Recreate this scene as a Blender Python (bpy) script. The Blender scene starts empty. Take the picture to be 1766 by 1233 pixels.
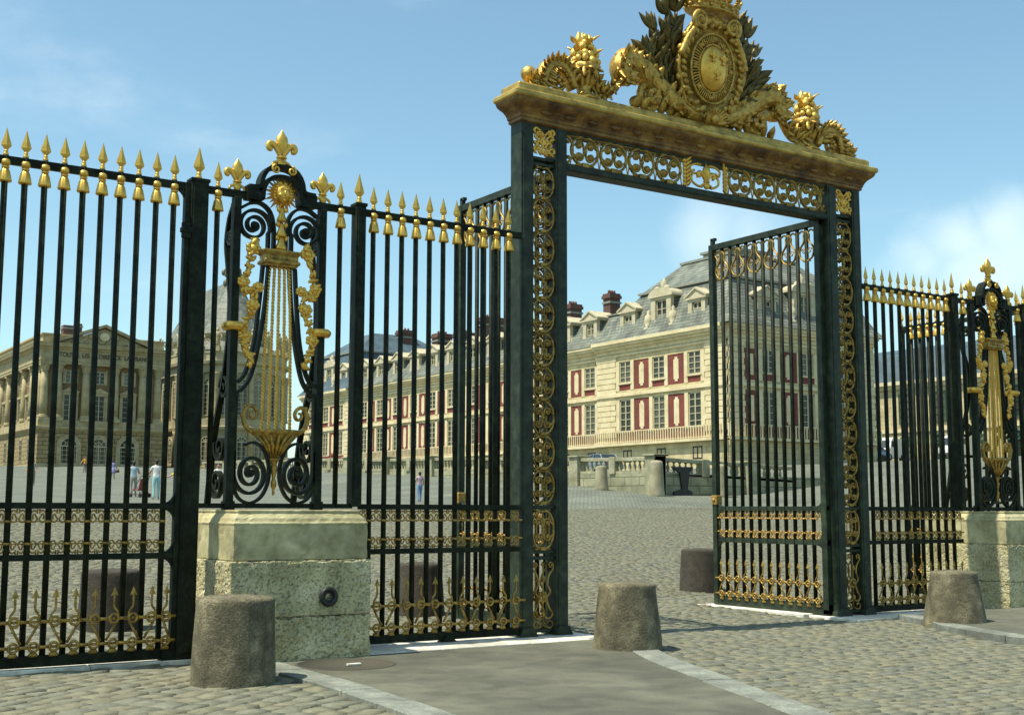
import bpy, bmesh, math, random
import numpy as np
from mathutils import Vector, Matrix
random.seed(7)
PI = math.pi
SC = bpy.context.scene
COL = SC.collection
def R(d): return math.radians(d)
def V(*a): return Vector(a)

# ------------------------------------------------------------------ helpers
class MB:
    """collects shapes, builds ONE mesh object"""
    def __init__(s): s.v = []; s.f = []; s.m = []; s.s = []
    def add(s, vs, fs, m=0, sm=False):
        o = len(s.v); s.v += [tuple(v) for v in vs]
        for f in fs:
            s.f.append(tuple(i + o for i in f)); s.m.append(m); s.s.append(sm)
    def box(s, x0, x1, y0, y1, z0, z1, m=0):
        s.add([(x0,y0,z0),(x1,y0,z0),(x1,y1,z0),(x0,y1,z0),(x0,y0,z1),(x1,y0,z1),(x1,y1,z1),(x0,y1,z1)],
              [(0,3,2,1),(4,5,6,7),(0,1,5,4),(1,2,6,5),(2,3,7,6),(3,0,4,7)], m)
    def bar(s, a, b, r, n=4, m=0, ph=PI/4):
        s.tube([a, b], r, n, m=m, sm=(n > 5), ph=ph)
    def tube(s, pts, r, n=6, normal=None, ry=None, m=0, sm=True, closed=False, ph=0.0, cap=True):
        P = [Vector(p) for p in pts]; k = len(P)
        rr = r if isinstance(r, (list, tuple)) else [r]*k
        T = []
        for i in range(k):
            if closed: t = P[(i+1) % k] - P[i-1]
            else: t = P[min(i+1, k-1)] - P[max(i-1, 0)]
            if t.length < 1e-9: t = Vector((0,0,1))
            T.append(t.normalized())
        N = Vector(normal).normalized() if normal is not None else None
        if N is None:
            a = T[0].orthogonal().normalized()
            if abs(T[0].z) > .999: a = Vector((1,0,0))
        vs = []
        for i in range(k):
            t = T[i]
            if N is not None:
                b = N; a = t.cross(b)
                a = a.normalized() if a.length > 1e-6 else t.orthogonal().normalized()
            else:
                a = (a - t*a.dot(t)); a = a.normalized() if a.length > 1e-6 else t.orthogonal().normalized()
                b = t.cross(a)
            q = rr[i]; q2 = q if ry is None else (ry if not isinstance(ry, (list, tuple)) else ry[i])
            for j in range(n):
                th = 2*PI*j/n + ph
                vs.append(P[i] + a*(q*math.cos(th)) + b*(q2*math.sin(th)))
        fs = []
        for i in range(k if closed else k-1):
            i2 = (i+1) % k
            for j in range(n):
                fs.append((i*n+j, i*n+(j+1) % n, i2*n+(j+1) % n, i2*n+j))
        if cap and not closed:
            fs.append(tuple(reversed(range(n)))); fs.append(tuple((k-1)*n+j for j in range(n)))
        s.add(vs, fs, m, sm)
    def strap(s, pts, w, d, normal=(0,1,0), m=0, closed=False):
        q = math.sqrt(2)/2
        s.tube(pts, w*q if not isinstance(w, (list,tuple)) else [x*q for x in w], 4, normal=normal, ry=d*q, m=m, sm=False, ph=PI/4, closed=closed)
    def lathe(s, c, prof, n=16, m=0, sm=True, sx=1.0, sy=1.0, flute=0, fa=0.0, cap=True):
        vs = []; k = len(prof)
        for (r, z) in prof:
            for j in range(n):
                th = 2*PI*j/n; q = r*(1 + (fa*math.cos(flute*th) if flute else 0))
                vs.append((c[0]+q*math.cos(th)*sx, c[1]+q*math.sin(th)*sy, c[2]+z))
        fs = [(i*n+j, i*n+(j+1) % n, (i+1)*n+(j+1) % n, (i+1)*n+j) for i in range(k-1) for j in range(n)]
        if cap: fs += [tuple(reversed(range(n))), tuple((k-1)*n+j for j in range(n))]
        s.add(vs, fs, m, sm)
    def ball(s, c, r, n=10, k=6, m=0, sx=1, sy=1, sz=1, rot=None):
        vs = []; fs = []
        for i in range(k+1):
            ph = -PI/2 + PI*i/k; q = max(math.cos(ph), .02)
            for j in range(n):
                th = 2*PI*j/n
                p = Vector((q*math.cos(th)*sx, q*math.sin(th)*sy, math.sin(ph)*sz))*r
                if rot is not None: p = rot @ p
                vs.append(Vector(c)+p)
        for i in range(k):
            for j in range(n): fs.append((i*n+j, i*n+(j+1) % n, (i+1)*n+(j+1) % n, (i+1)*n+j))
        s.add(vs, fs, m, True)
    def prism(s, poly, f0, f1, m=0):
        """poly: 2D pts; f0/f1 map 2D->3D for the two caps"""
        n = len(poly)
        s.add([f0(*p) for p in poly]+[f1(*p) for p in poly],
              [tuple(reversed(range(n))), tuple(range(n, 2*n))]+[(i, (i+1) % n, n+(i+1) % n, n+i) for i in range(n)], m)
    def rings(s, rects, m=0, cap=True):
        """stacked rectangles (x0,x1,y0,y1,z): mouldings with mitred corners"""
        vs = []; fs = []
        for (x0,x1,y0,y1,z) in rects: vs += [(x0,y0,z),(x1,y0,z),(x1,y1,z),(x0,y1,z)]
        for i in range(len(rects)-1):
            for j in range(4): fs.append((i*4+j, i*4+(j+1) % 4, i*4+4+(j+1) % 4, i*4+4+j))
        if cap: k = len(rects)-1; fs += [(3,2,1,0), (k*4,k*4+1,k*4+2,k*4+3)]
        s.add(vs, fs, m)
    def build(s, name, mat, parent=None, bevel=0.0, loc=None):
        me = bpy.data.meshes.new(name); me.from_pydata(s.v, [], s.f)
        mats = mat if isinstance(mat, (list, tuple)) else [mat]
        for q in mats: me.materials.append(q)
        me.polygons.foreach_set('material_index', s.m)
        me.polygons.foreach_set('use_smooth', s.s)
        bm = bmesh.new(); bm.from_mesh(me)
        bmesh.ops.recalc_face_normals(bm, faces=bm.faces)
        if bevel:
            ed = [e for e in bm.edges if len(e.link_faces) == 2 and e.calc_face_angle(0) > .5]
            bmesh.ops.bevel(bm, geom=ed, offset=bevel, segments=1, affect='EDGES', clamp_overlap=True)
        bm.to_mesh(me); bm.free(); me.update()
        o = bpy.data.objects.new(name, me); COL.objects.link(o)
        if parent is not None: o.parent = parent
        if loc is not None: o.location = loc
        return o

def tag(o, label=None, cat=None, group=None, kind=None):
    if label: o['label'] = label
    if cat: o['category'] = cat
    if group: o['group'] = group
    if kind: o['kind'] = kind
    return o
def thing(name, loc, label, cat, group=None, rz=0.0):
    o = bpy.data.objects.new(name, None); COL.objects.link(o)
    o.empty_display_size = .2; o.location = loc; o.rotation_euler = (0,0,rz)
    return tag(o, label, cat, group)
def dup(o, parent=None, loc=None):
    c = o.copy(); COL.objects.link(c); c.parent = parent
    if loc is not None: c.location = loc
    for ch in list(o.children): dup(ch, c)
    return c
def spiral(cx, cz, r0, r1, a0, a1, n=20):
    out = []
    for i in range(n+1):
        t = i/n; r = r0+(r1-r0)*t; a = a0+(a1-a0)*t
        out.append((cx+r*math.cos(a), cz+r*math.sin(a)))
    return out
def bez(pts, n=8):
    """Catmull-Rom through points (any dim)"""
    P = [np.array(p, float) for p in pts]; P = [2*P[0]-P[1]]+P+[2*P[-1]-P[-2]]; out = []
    for i in range(1, len(P)-2):
        for j in range(n):
            t = j/n; a, b, c, d = P[i-1:i+3]
            out.append(tuple(.5*((2*b)+(-a+c)*t+(2*a-5*b+4*c-d)*t*t+(-a+3*b-3*c+d)*t**3)))
    out.append(tuple(P[-2])); return out
def XZ(pts, y=0.0, ox=0.0, oz=0.0, sx=1, sz=1): return [(ox+sx*p[0], y, oz+sz*p[1]) for p in pts]

def leafshape(b, base, tip, up, w, curl=.1, m=0, n=7):
    """pointed leaf with a raised midrib"""
    base = Vector(base); tip = Vector(tip); d = tip-base; L_ = d.length; d.normalize(); up = Vector(up); s = d.cross(up).normalized(); nn = s.cross(d)
    vs = []
    for i in range(n+1):
        u = i/n; ww = w*(math.sin(PI*min(1,u**.8))**.9)+.004; c = base+d*(L_*u)+nn*(curl*L_*(u*u))
        vs += [c-s*ww-nn*ww*.35, c+nn*.012, c+s*ww-nn*ww*.35, c-nn*.014]
    fs = []
    for i in range(n):
        for j in range(4): fs.append((i*4+j, i*4+(j+1) % 4, i*4+4+(j+1) % 4, i*4+4+j))
    b.add(vs, fs, m, True)

# ------------------------------------------------------------------ materials
def mat(name, col, rough=.8, metal=0.0, spec=.5):
    m = bpy.data.materials.new(name); m.use_nodes = True
    b = m.node_tree.nodes['Principled BSDF']
    b.inputs['Base Color'].default_value = (*col, 1); b.inputs['Roughness'].default_value = rough
    b.inputs['Metallic'].default_value = metal; b.inputs['Specular IOR Level'].default_value = spec
    return m
def noisy(name, cols, scale=4.0, rough=.8, metal=0.0, bump=0.0, bscale=40.0, detail=8, spec=.5, pos=None, stretch=(1,1,1), dist=.02):
    m = mat(name, cols[0], rough, metal, spec); nt = m.node_tree; N = nt.nodes; L = nt.links; b = N['Principled BSDF']
    tc = N.new('ShaderNodeTexCoord'); mp = N.new('ShaderNodeMapping'); mp.inputs['Scale'].default_value = stretch
    L.new(tc.outputs['Object'], mp.inputs[0])
    n = N.new('ShaderNodeTexNoise'); n.inputs['Scale'].default_value = scale; n.inputs['Detail'].default_value = detail; n.inputs['Roughness'].default_value = .65
    L.new(mp.outputs[0], n.inputs['Vector'])
    cr = N.new('ShaderNodeValToRGB'); e = cr.color_ramp.elements
    k = len(cols); ps = pos or [.3+.4*i/(k-1) for i in range(k)]
    e[0].position = ps[0]; e[0].color = (*cols[0],1); e[1].position = ps[-1]; e[1].color = (*cols[-1],1)
    for i in range(1, k-1): q = e.new(ps[i]); q.color = (*cols[i],1)
    L.new(n.outputs['Fac'], cr.inputs[0]); L.new(cr.outputs[0], b.inputs['Base Color'])
    if bump:
        n2 = N.new('ShaderNodeTexNoise'); n2.inputs['Scale'].default_value = bscale; n2.inputs['Detail'].default_value = 6
        L.new(mp.outputs[0], n2.inputs['Vector'])
        bp = N.new('ShaderNodeBump'); bp.inputs['Strength'].default_value = bump; bp.inputs['Distance'].default_value = dist
        L.new(n2.outputs['Fac'], bp.inputs['Height']); L.new(bp.outputs[0], b.inputs['Normal'])
    return m
def pitted(name, cols, scale, pscale, pdark, bump, coverage=.35, pdist=.04):
    """coarse stone with pits"""
    m = noisy(name, cols, scale, .9, bump=bump, bscale=35, dist=.03); nt = m.node_tree; N = nt.nodes; L = nt.links; b = N['Principled BSDF']
    vo = N.new('ShaderNodeTexNoise'); vo.inputs['Scale'].default_value = pscale; vo.inputs['Detail'].default_value = 8; vo.inputs['Roughness'].default_value = .78
    mp = [n for n in N if n.bl_idname == 'ShaderNodeMapping'][0]; L.new(mp.outputs[0], vo.inputs['Vector'])
    r = N.new('ShaderNodeMapRange'); r.inputs[1].default_value = coverage-.10; r.inputs[2].default_value = coverage+.09
    L.new(vo.outputs['Fac'], r.inputs[0])
    cr = [n for n in N if n.bl_idname == 'ShaderNodeValToRGB'][0]
    mx = N.new('ShaderNodeMix'); mx.data_type = 'RGBA'; mx.inputs[6].default_value = (*pdark,1)
    L.new(r.outputs[0], mx.inputs[0]); L.new(cr.outputs[0], mx.inputs[7]); L.new(mx.outputs[2], b.inputs['Base Color'])
    bp2 = N.new('ShaderNodeBump'); bp2.inputs['Strength'].default_value = min(1, bump*1.3); bp2.inputs['Distance'].default_value = pdist
    L.new(r.outputs[0], bp2.inputs['Height'])
    bp = [n for n in N if n.bl_idname == 'ShaderNodeBump'][0]; L.new(bp.outputs[0], bp2.inputs['Normal']); L.new(bp2.outputs[0], b.inputs['Normal'])
    return m
def courses(name, c1, c2, joint, bw, bh, mortar=.02, axis='x', bump=.5, rough=.9, vary=.5):
    """coursed masonry; axis = horizontal world axis of the wall ('x','y' or 'xy' uses x+y)"""
    m = mat(name, c1, rough); nt = m.node_tree; N = nt.nodes; L = nt.links; b = N['Principled BSDF']
    tc = N.new('ShaderNodeTexCoord'); sp = N.new('ShaderNodeSeparateXYZ'); L.new(tc.outputs['Object'], sp.inputs[0])
    ad = N.new('ShaderNodeMath'); ad.operation = 'ADD'; L.new(sp.outputs['X'], ad.inputs[0]); L.new(sp.outputs['Y'], ad.inputs[1])
    cb = N.new('ShaderNodeCombineXYZ'); L.new(ad.outputs[0], cb.inputs[0]); L.new(sp.outputs['Z'], cb.inputs[1])
    br = N.new('ShaderNodeTexBrick'); L.new(cb.outputs[0], br.inputs['Vector'])
    br.inputs['Color1'].default_value = (*c1,1); br.inputs['Color2'].default_value = (*c2,1); br.inputs['Mortar'].default_value = (*joint,1)
    br.inputs['Scale'].default_value = 1; br.inputs['Mortar Size'].default_value = mortar; br.inputs['Brick Width'].default_value = bw; br.inputs['Row Height'].default_value = bh
    n = N.new('ShaderNodeTexNoise'); n.inputs['Scale'].default_value = .8; n.inputs['Detail'].default_value = 8; L.new(tc.outputs['Object'], n.inputs['Vector'])
    mr = N.new('ShaderNodeMapRange'); mr.inputs[1].default_value = .3; mr.inputs[2].default_value = .7; mr.inputs[3].default_value = 1-vary; mr.inputs[4].default_value = 1.1
    L.new(n.outputs['Fac'], mr.inputs[0])
    mx = N.new('ShaderNodeMix'); mx.data_type = 'RGBA'; mx.blend_type = 'MULTIPLY'; mx.inputs[0].default_value = 1
    L.new(br.outputs['Color'], mx.inputs[6]); L.new(mr.outputs[0], mx.inputs[7]); L.new(mx.outputs[2], b.inputs['Base Color'])
    bp = N.new('ShaderNodeBump'); bp.inputs['Strength'].default_value = bump; bp.inputs['Distance'].default_value = .03; bp.invert = True
    L.new(br.outputs['Fac'], bp.inputs['Height']); L.new(bp.outputs[0], b.inputs['Normal'])
    return m

IRON = noisy('green_black_iron', [(.008,.011,.005),(.014,.020,.010),(.034,.042,.024)], 8, .55, bump=.3, bscale=60, dist=.004, spec=.14, pos=[.25,.6,.85])
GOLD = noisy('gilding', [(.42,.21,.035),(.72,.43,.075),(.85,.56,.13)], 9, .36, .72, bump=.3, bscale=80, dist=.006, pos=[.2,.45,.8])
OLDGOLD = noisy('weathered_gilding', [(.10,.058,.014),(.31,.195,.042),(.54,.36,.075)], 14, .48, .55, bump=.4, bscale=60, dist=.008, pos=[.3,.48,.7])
RUSTGOLD = noisy('worn_brown_gilding', [(.16,.085,.025),(.40,.25,.06),(.52,.35,.09)], 25, .5, .45, pos=[.3,.5,.72])
CORN = noisy('cornice_gilding', [(.045,.018,.008),(.17,.085,.022),(.36,.22,.05)], 3.2, .5, .35, bump=.5, bscale=30, dist=.012, pos=[.32,.5,.7], stretch=(1,1,1.6))
CRESTGOLD = noisy('carved_crest_gilding', [(.09,.045,.010),(.44,.265,.05),(.72,.47,.10)], 13, .42, .5, bump=.6, bscale=45, dist=.014, pos=[.28,.46,.68])
IRONG = noisy('green_portal_iron', [(.013,.020,.010),(.022,.034,.018),(.040,.052,.029)], 6, .5, bump=.25, bscale=60, dist=.004, spec=.3)
DORM = noisy('grey_dormer_stone', [(.33,.29,.18),(.47,.42,.28),(.54,.48,.34)], 1.5, .9, bump=.3, bscale=9)
LEAFGOLD = noisy('dark_bronze_gilding', [(.05,.038,.010),(.13,.095,.022),(.34,.24,.05)], 10, .5, .3, pos=[.3,.55,.8])
STONE_SM = noisy('smooth_pedestal_stone', [(.26,.23,.11),(.43,.39,.21),(.56,.51,.31)], 5, .9, bump=.35, bscale=55, dist=.012, pos=[.28,.5,.75])
STONE_PIT = pitted('pitted_pedestal_stone', [(.40,.36,.175),(.55,.50,.275),(.64,.59,.37)], 2.2, 26, (.385,.35,.185), .8, .37, .020)
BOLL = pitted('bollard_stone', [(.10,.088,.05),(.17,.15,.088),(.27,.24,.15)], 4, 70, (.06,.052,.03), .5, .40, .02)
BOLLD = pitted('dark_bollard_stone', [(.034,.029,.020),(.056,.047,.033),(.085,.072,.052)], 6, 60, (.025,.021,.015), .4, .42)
SILL = noisy('pale_threshold_stone', [(.50,.48,.38),(.66,.63,.52),(.72,.70,.60)], 5, .9, bump=.3, bscale=40)
KERB = noisy('kerb_granite', [(.14,.155,.125),(.205,.22,.18),(.26,.27,.225)], 30, .85, bump=.3, bscale=90)
ASPH = noisy('fine_asphalt', [(.078,.079,.054),(.105,.106,.074),(.145,.144,.103)], 90, .95, bump=.5, bscale=160, dist=.006)
def stained(m, sc, lo, hi):
    nt = m.node_tree; N = nt.nodes; L = nt.links; b = N['Principled BSDF']; src = b.inputs['Base Color'].links[0].from_socket
    tc = N.new('ShaderNodeTexCoord'); acc = src
    for s_, d_, l_ in ((sc,6,lo),(sc*4.3,8,lo+.12)):
        n = N.new('ShaderNodeTexNoise'); n.inputs['Scale'].default_value = s_; n.inputs['Detail'].default_value = d_; n.inputs['Distortion'].default_value = .6; L.new(tc.outputs['Object'], n.inputs['Vector'])
        mr = N.new('ShaderNodeMapRange'); mr.inputs[1].default_value = .36; mr.inputs[2].default_value = .62; mr.inputs[3].default_value = l_; mr.inputs[4].default_value = hi; L.new(n.outputs['Fac'], mr.inputs[0])
        mx = N.new('ShaderNodeMix'); mx.data_type = 'RGBA'; mx.blend_type = 'MULTIPLY'; mx.inputs[0].default_value = 1; L.new(acc, mx.inputs[6]); L.new(mr.outputs[0], mx.inputs[7]); acc = mx.outputs[2]
    L.new(acc, b.inputs['Base Color'])
stained(IRON, 3.0, .5, 1.25); stained(IRONG, 2.2, .55, 1.2); stained(ASPH, .7, .70, 1.12); stained(KERB, 1.4, .68, 1.1); stained(SILL, 1.5, .72, 1.08); stained(STONE_PIT, .9, .74, 1.08); stained(STONE_SM, 1.3, .72, 1.1); stained(BOLL, 2.2, .66, 1.15)
BLACK = mat('black_iron_ring', (.012,.011,.010), .5)
CREAM = courses('cream_stone_wall', (.60,.505,.285),(.55,.46,.25),(.38,.31,.165), 1.1, .45, .02, vary=.36, bump=.3)
CREAMT = noisy('cream_trim', [(.48,.40,.22),(.62,.53,.325),(.69,.61,.40)], 1.2, .9, bump=.15, bscale=12)
BRICK = courses('red_brick_panel', (.20,.034,.026),(.165,.029,.023),(.20,.085,.06), .3, .09, .012, vary=.3, bump=.3)
CHIMB = courses('dark_chimney_brick', (.15,.06,.045),(.11,.05,.04),(.16,.11,.08), .35, .1, .015, vary=.4)
SLATE = courses('grey_slate', (.15,.17,.13),(.25,.265,.205),(.09,.10,.08), .45, .28, .03, vary=.6, bump=.5, rough=.6)
SLATEB = courses('blue_slate', (.065,.105,.125),(.085,.125,.14),(.045,.075,.09), .5, .3, .02, vary=.4, bump=.4, rough=.55)
LEAD = noisy('lead_sheet', [(.16,.17,.14),(.27,.28,.23)], 3, .6)
OCHRE = courses('ochre_rusticated_stone', (.34,.26,.12),(.29,.22,.10),(.12,.09,.04), 1.6, .62, .05, vary=.3, bump=.8)
OCHREW = courses('ochre_brick_wall', (.25,.165,.075),(.21,.14,.06),(.17,.12,.06), .7, .3, .02, vary=.3)
OCHRET = noisy('ochre_trim', [(.24,.195,.095),(.36,.30,.16),(.44,.375,.22)], .9, .9, bump=.2, bscale=6)
GLASS = noisy('dark_window_glass', [(.018,.020,.015),(.05,.055,.04)], .8, .15, spec=.35)
def varied(m, lo, hi):
    nt = m.node_tree; N = nt.nodes; L = nt.links; b = N['Principled BSDF']; src = b.inputs['Base Color'].links[0].from_socket
    oi = N.new('ShaderNodeObjectInfo'); mr = N.new('ShaderNodeMapRange'); mr.inputs[1].default_value = .45; mr.inputs[2].default_value = 1; mr.inputs[3].default_value = 0; mr.inputs[4].default_value = 1; L.new(oi.outputs['Random'], mr.inputs[0])
    mx = N.new('ShaderNodeMix'); mx.data_type = 'RGBA'; L.new(mr.outputs[0], mx.inputs[0]); L.new(src, mx.inputs[6]); mx.inputs[7].default_value = (*hi,1); L.new(mx.outputs[2], b.inputs['Base Color'])
varied(GLASS, None, (.17,.16,.115))
SASH = mat('pale_sash', (.44,.40,.26), .6)
PALEST = noisy('pale_weathered_wall', [(.17,.155,.09),(.29,.265,.17),(.41,.375,.25)], 1.0, .95, bump=.3, bscale=8)
MOSS = noisy('mossy_balustrade_stone', [(.17,.17,.095),(.28,.27,.17),(.42,.40,.28)], 1.6, .95, bump=.3, bscale=10)

# ------------------------------------------------------------------ ground
GY = [-60,0,4,10,20,39,60,90,176,260,420]
GZ = [0,0,.08,.38,.95,1.95,2.68,3.9,7.6,10.5,14]
def sm(t): t = min(max(t, 0), 1); return t*t*(3-2*t)
def gz(x, y):
    z = float(np.interp(y, GY, GZ))
    # pavement bank rising along the foot of the terrace wall
    w = sm((x-23)/12)*sm((y-31)/8)
    if w > 0 and y < 150:
        zt = float(np.interp(y, [30,40,46,60,73,90,112,150], [1.7,2.45,3.0,3.75,4.35,4.9,5.6,7.0])); z += max(0, zt-z)*w
    # the court climbs to the terrace level right of the wing's end
    t = sm((x-40)/22)*sm((y-14)/40)
    zt = 5.05+max(0, x-62)*.05
    if y < 120 and zt > z: z += (zt-z)*t
    return z
def ground_mat(name, far):
    m = mat(name, (.2,.2,.17), .92); nt = m.node_tree; N = nt.nodes; L = nt.links; b = N['Principled BSDF']
    tc = N.new('ShaderNodeTexCoord')
    n0 = N.new('ShaderNodeTexNoise'); n0.inputs['Scale'].default_value = 1.3; n0.inputs['Detail'].default_value = 3; L.new(tc.outputs['Object'], n0.inputs['Vector'])
    ms = N.new('ShaderNodeVectorMath'); ms.operation = 'MULTIPLY_ADD'; ms.inputs[1].default_value = (.10,.10,0); L.new(n0.outputs['Color'], ms.inputs[0]); L.new(tc.outputs['Object'], ms.inputs[2])
    br = N.new('ShaderNodeTexBrick'); L.new(ms.outputs[0], br.inputs['Vector'])
    br.inputs['Scale'].default_value = 1; br.inputs['Brick Width'].default_value = .25; br.inputs['Row Height'].default_value = .165; br.inputs['Mortar Size'].default_value = .018; br.inputs['Mortar Smooth'].default_value = .3
    br.inputs['Color1'].default_value = (.135,.15,.115,1); br.inputs['Color2'].default_value = (.185,.198,.150,1); br.inputs['Mortar'].default_value = (.07,.08,.06,1)
    n = N.new('ShaderNodeTexNoise'); n.inputs['Scale'].default_value = .35; n.inputs['Detail'].default_value = 9; L.new(tc.outputs['Object'], n.inputs['Vector'])
    mr = N.new('ShaderNodeMapRange'); mr.inputs[1].default_value = .3; mr.inputs[2].default_value = .7; mr.inputs[3].default_value = .72; mr.inputs[4].default_value = 1.15
    L.new(n.outputs['Fac'], mr.inputs[0])
    mx = N.new('ShaderNodeMix'); mx.data_type = 'RGBA'; mx.blend_type = 'MULTIPLY'; mx.inputs[0].default_value = 1
    L.new(br.outputs['Color'], mx.inputs[6]); L.new(mr.outputs[0], mx.inputs[7]); L.new(mx.outputs[2], b.inputs['Base Color'])
    n2 = N.new('ShaderNodeTexNoise'); n2.inputs['Scale'].default_value = 14; n2.inputs['Detail'].default_value = 4; L.new(tc.outputs['Object'], n2.inputs['Vector'])
    bp0 = N.new('ShaderNodeBump'); bp0.inputs['Strength'].default_value = .5; bp0.inputs['Distance'].default_value = .04; L.new(n2.outputs['Fac'], bp0.inputs['Height'])
    bp = N.new('ShaderNodeBump'); bp.invert = True; bp.inputs['Strength'].default_value = .7; bp.inputs['Distance'].default_value = .03
    L.new(br.outputs['Fac'], bp.inputs['Height']); L.new(bp0.outputs[0], bp.inputs['Normal']); L.new(bp.outputs[0], b.inputs['Normal'])
    return m
COBBLE = ground_mat('court_cobbles', True)
def grid_axis(a, b, near, step0, grow):
    out = [near]; x = near; s = step0
    while x < b: x += s; s *= grow; out.append(min(x, b))
    x = near; s = step0; lo = []
    while x > a: x -= s; s *= grow; lo.append(max(x, a))
    return list(reversed(lo))+out
gx = grid_axis(-900, 900, 20, 1.2, 1.045); gy = grid_axis(-120, 1500, 15, 1.0, 1.04)
mb = MB(); nx = len(gx)
mb.v = [(x, y, gz(x, y)-(.06 if (-13.5 < y < 33.5 and -13.5 < x < 37.5) else 0)) for y in gy for x in gx]
for j in range(len(gy)-1):
    for i in range(nx-1):
        mb.f.append((j*nx+i, j*nx+i+1, j*nx+nx+i+1, j*nx+nx+i)); mb.m.append(0); mb.s.append(True)
tag(mb.build('ground', COBBLE), kind='structure')

# asphalt footway in front of the lyre bay, with its kerb
APL = [(-3.95,-.60),(-3.97,-1.55),(-4.02,-3.2),(-4.25,-5.6),(-4.7,-9.5),(-5.2,-13)]
APR = [(.98,-.60),(.80,-1.65),(.28,-2.60),(-.42,-4.30),(-1.22,-6.30),(-2.4,-9.5),(-3.4,-13)]
def offs(pl, d):
    out = []
    for i, p in enumerate(pl):
        a = pl[max(i-1,0)]; b = pl[min(i+1,len(pl)-1)]; t = np.array(b)-np.array(a); t = t/np.linalg.norm(t)
        out.append((p[0]-t[1]*d, p[1]+t[0]*d))
    return out
def pave(name, poly, z0, z1, m):
    b = MB(); b.prism(poly, lambda x,y: (x,y,z0), lambda x,y: (x,y,z1), 0)
    return tag(b.build(name, m), kind='structure')
aplS = bez(APL, 4); aprS = bez(APR, 4)
def resamp(pl, step):
    out = [pl[0]]; acc_ = 0
    for p, q in zip(pl[:-1], pl[1:]):
        d = math.hypot(q[0]-p[0], q[1]-p[1]); u = step-acc_
        while u < d: out.append((p[0]+(q[0]-p[0])*u/d, p[1]+(q[1]-p[1])*u/d)); u += step
        acc_ = (acc_+d) % step
    return out+[pl[-1]]
def kerb(pl, wd, z1):
    b = MB(); r_ = resamp(pl, .82); k_ = offs(r_, wd)
    for i in range(len(r_)-1):
        g = .008; dz = random.uniform(-.004,.004); p, q, p2, q2 = [np.array(v_) for v_ in (r_[i], r_[i+1], k_[i], k_[i+1])]
        d = (q-p)/max(np.linalg.norm(q-p),1e-6)*g; d2 = (q2-p2)/max(np.linalg.norm(q2-p2),1e-6)*g
        poly = [tuple(p+d), tuple(q-d), tuple(q2-d2), tuple(p2+d2)]
        b.prism(poly, lambda x,y: (x,y,-.1), lambda x,y: (x,y,z1+dz))
    tag(b.build('footway_kerb', KERB, bevel=.008), kind='structure')
inL = offs(aplS, .34); inR = offs(aprS, -.34)
pave('footway_asphalt', inL+list(reversed(inR)), -.1, .018, ASPH)
kerb(aplS, .335, .026); kerb(aprS, -.335, .026)
AP2 = [(6.55,-.62),(6.05,-1.6),(5.50,-2.35),(5.05,-3.6),(4.75,-5.6),(4.6,-8.5)]
ap2S = bez(AP2, 4); in2 = offs(ap2S, .30)
pave('footway_asphalt', in2+[(18,-8.5),(18,-.72)], -.1, .07, ASPH)
kerb(ap2S, .295, .08)
def slab_row(name, x0, x1, y0, y1, z, step, m):
    b = MB(); x = x0
    while x < x1-.05:
        w = min(step*random.uniform(.8,1.2), x1-x); dz = random.uniform(-.004,.004)
        b.box(x+.006, x+w-.006, y0+random.uniform(-.01,.01), y1, -.1, z+dz); x += w
    return tag(b.build(name, m, bevel=.008), kind='structure')
slab_row('threshold', -2.52, 1.0, -.66, .42, .03, 1.1, SILL)
slab_row('threshold', 5.72, 9.20, -.58, .42, .03, 1.1, SILL)
slab_row('threshold', -7.6, -4.22, -.10, .36, .03, 1.1, SILL)
b = MB()
for k in range(3): b.box(5.62, 6.22, .43+.82*k, 1.24+.82*k, -.1, .045)
tag(b.build('threshold', SILL, bevel=.008), kind='structure')

# hand-laid setts near the gate: one sheet of separate stones
def inside(px, py, poly):
    c = False; n = len(poly)
    for i in range(n):
        x1, y1 = poly[i]; x2, y2 = poly[i-1]
        if (y1 > py) != (y2 > py) and px < (x2-x1)*(py-y1)/(y2-y1)+x1: c = not c
    return c
EXC = [aplS+list(reversed(aprS)), ap2S+[(18,-8.5),(18,-.72)], [(-2.52,-.62),(.86,-.62),(.86,.42),(-2.52,.42)], [(5.72,-.58),(9.2,-.58),(9.2,.42),(5.72,.42)],
       [(-7.6,-.1),(-4.22,-.1),(-4.22,.36),(-7.6,.36)], [(5.62,.43),(6.22,.43),(6.22,2.89),(5.62,2.89)], [(-4.18,-.73),(-2.5,-.73),(-2.5,.9),(-4.18,.9)]]
CAMX, CAMY = -9.149, -13.557
def in_view(x, y):
    a = math.degrees(math.atan2(x-CAMX, y-CAMY))-33.636; return -26 < a < 26
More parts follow.
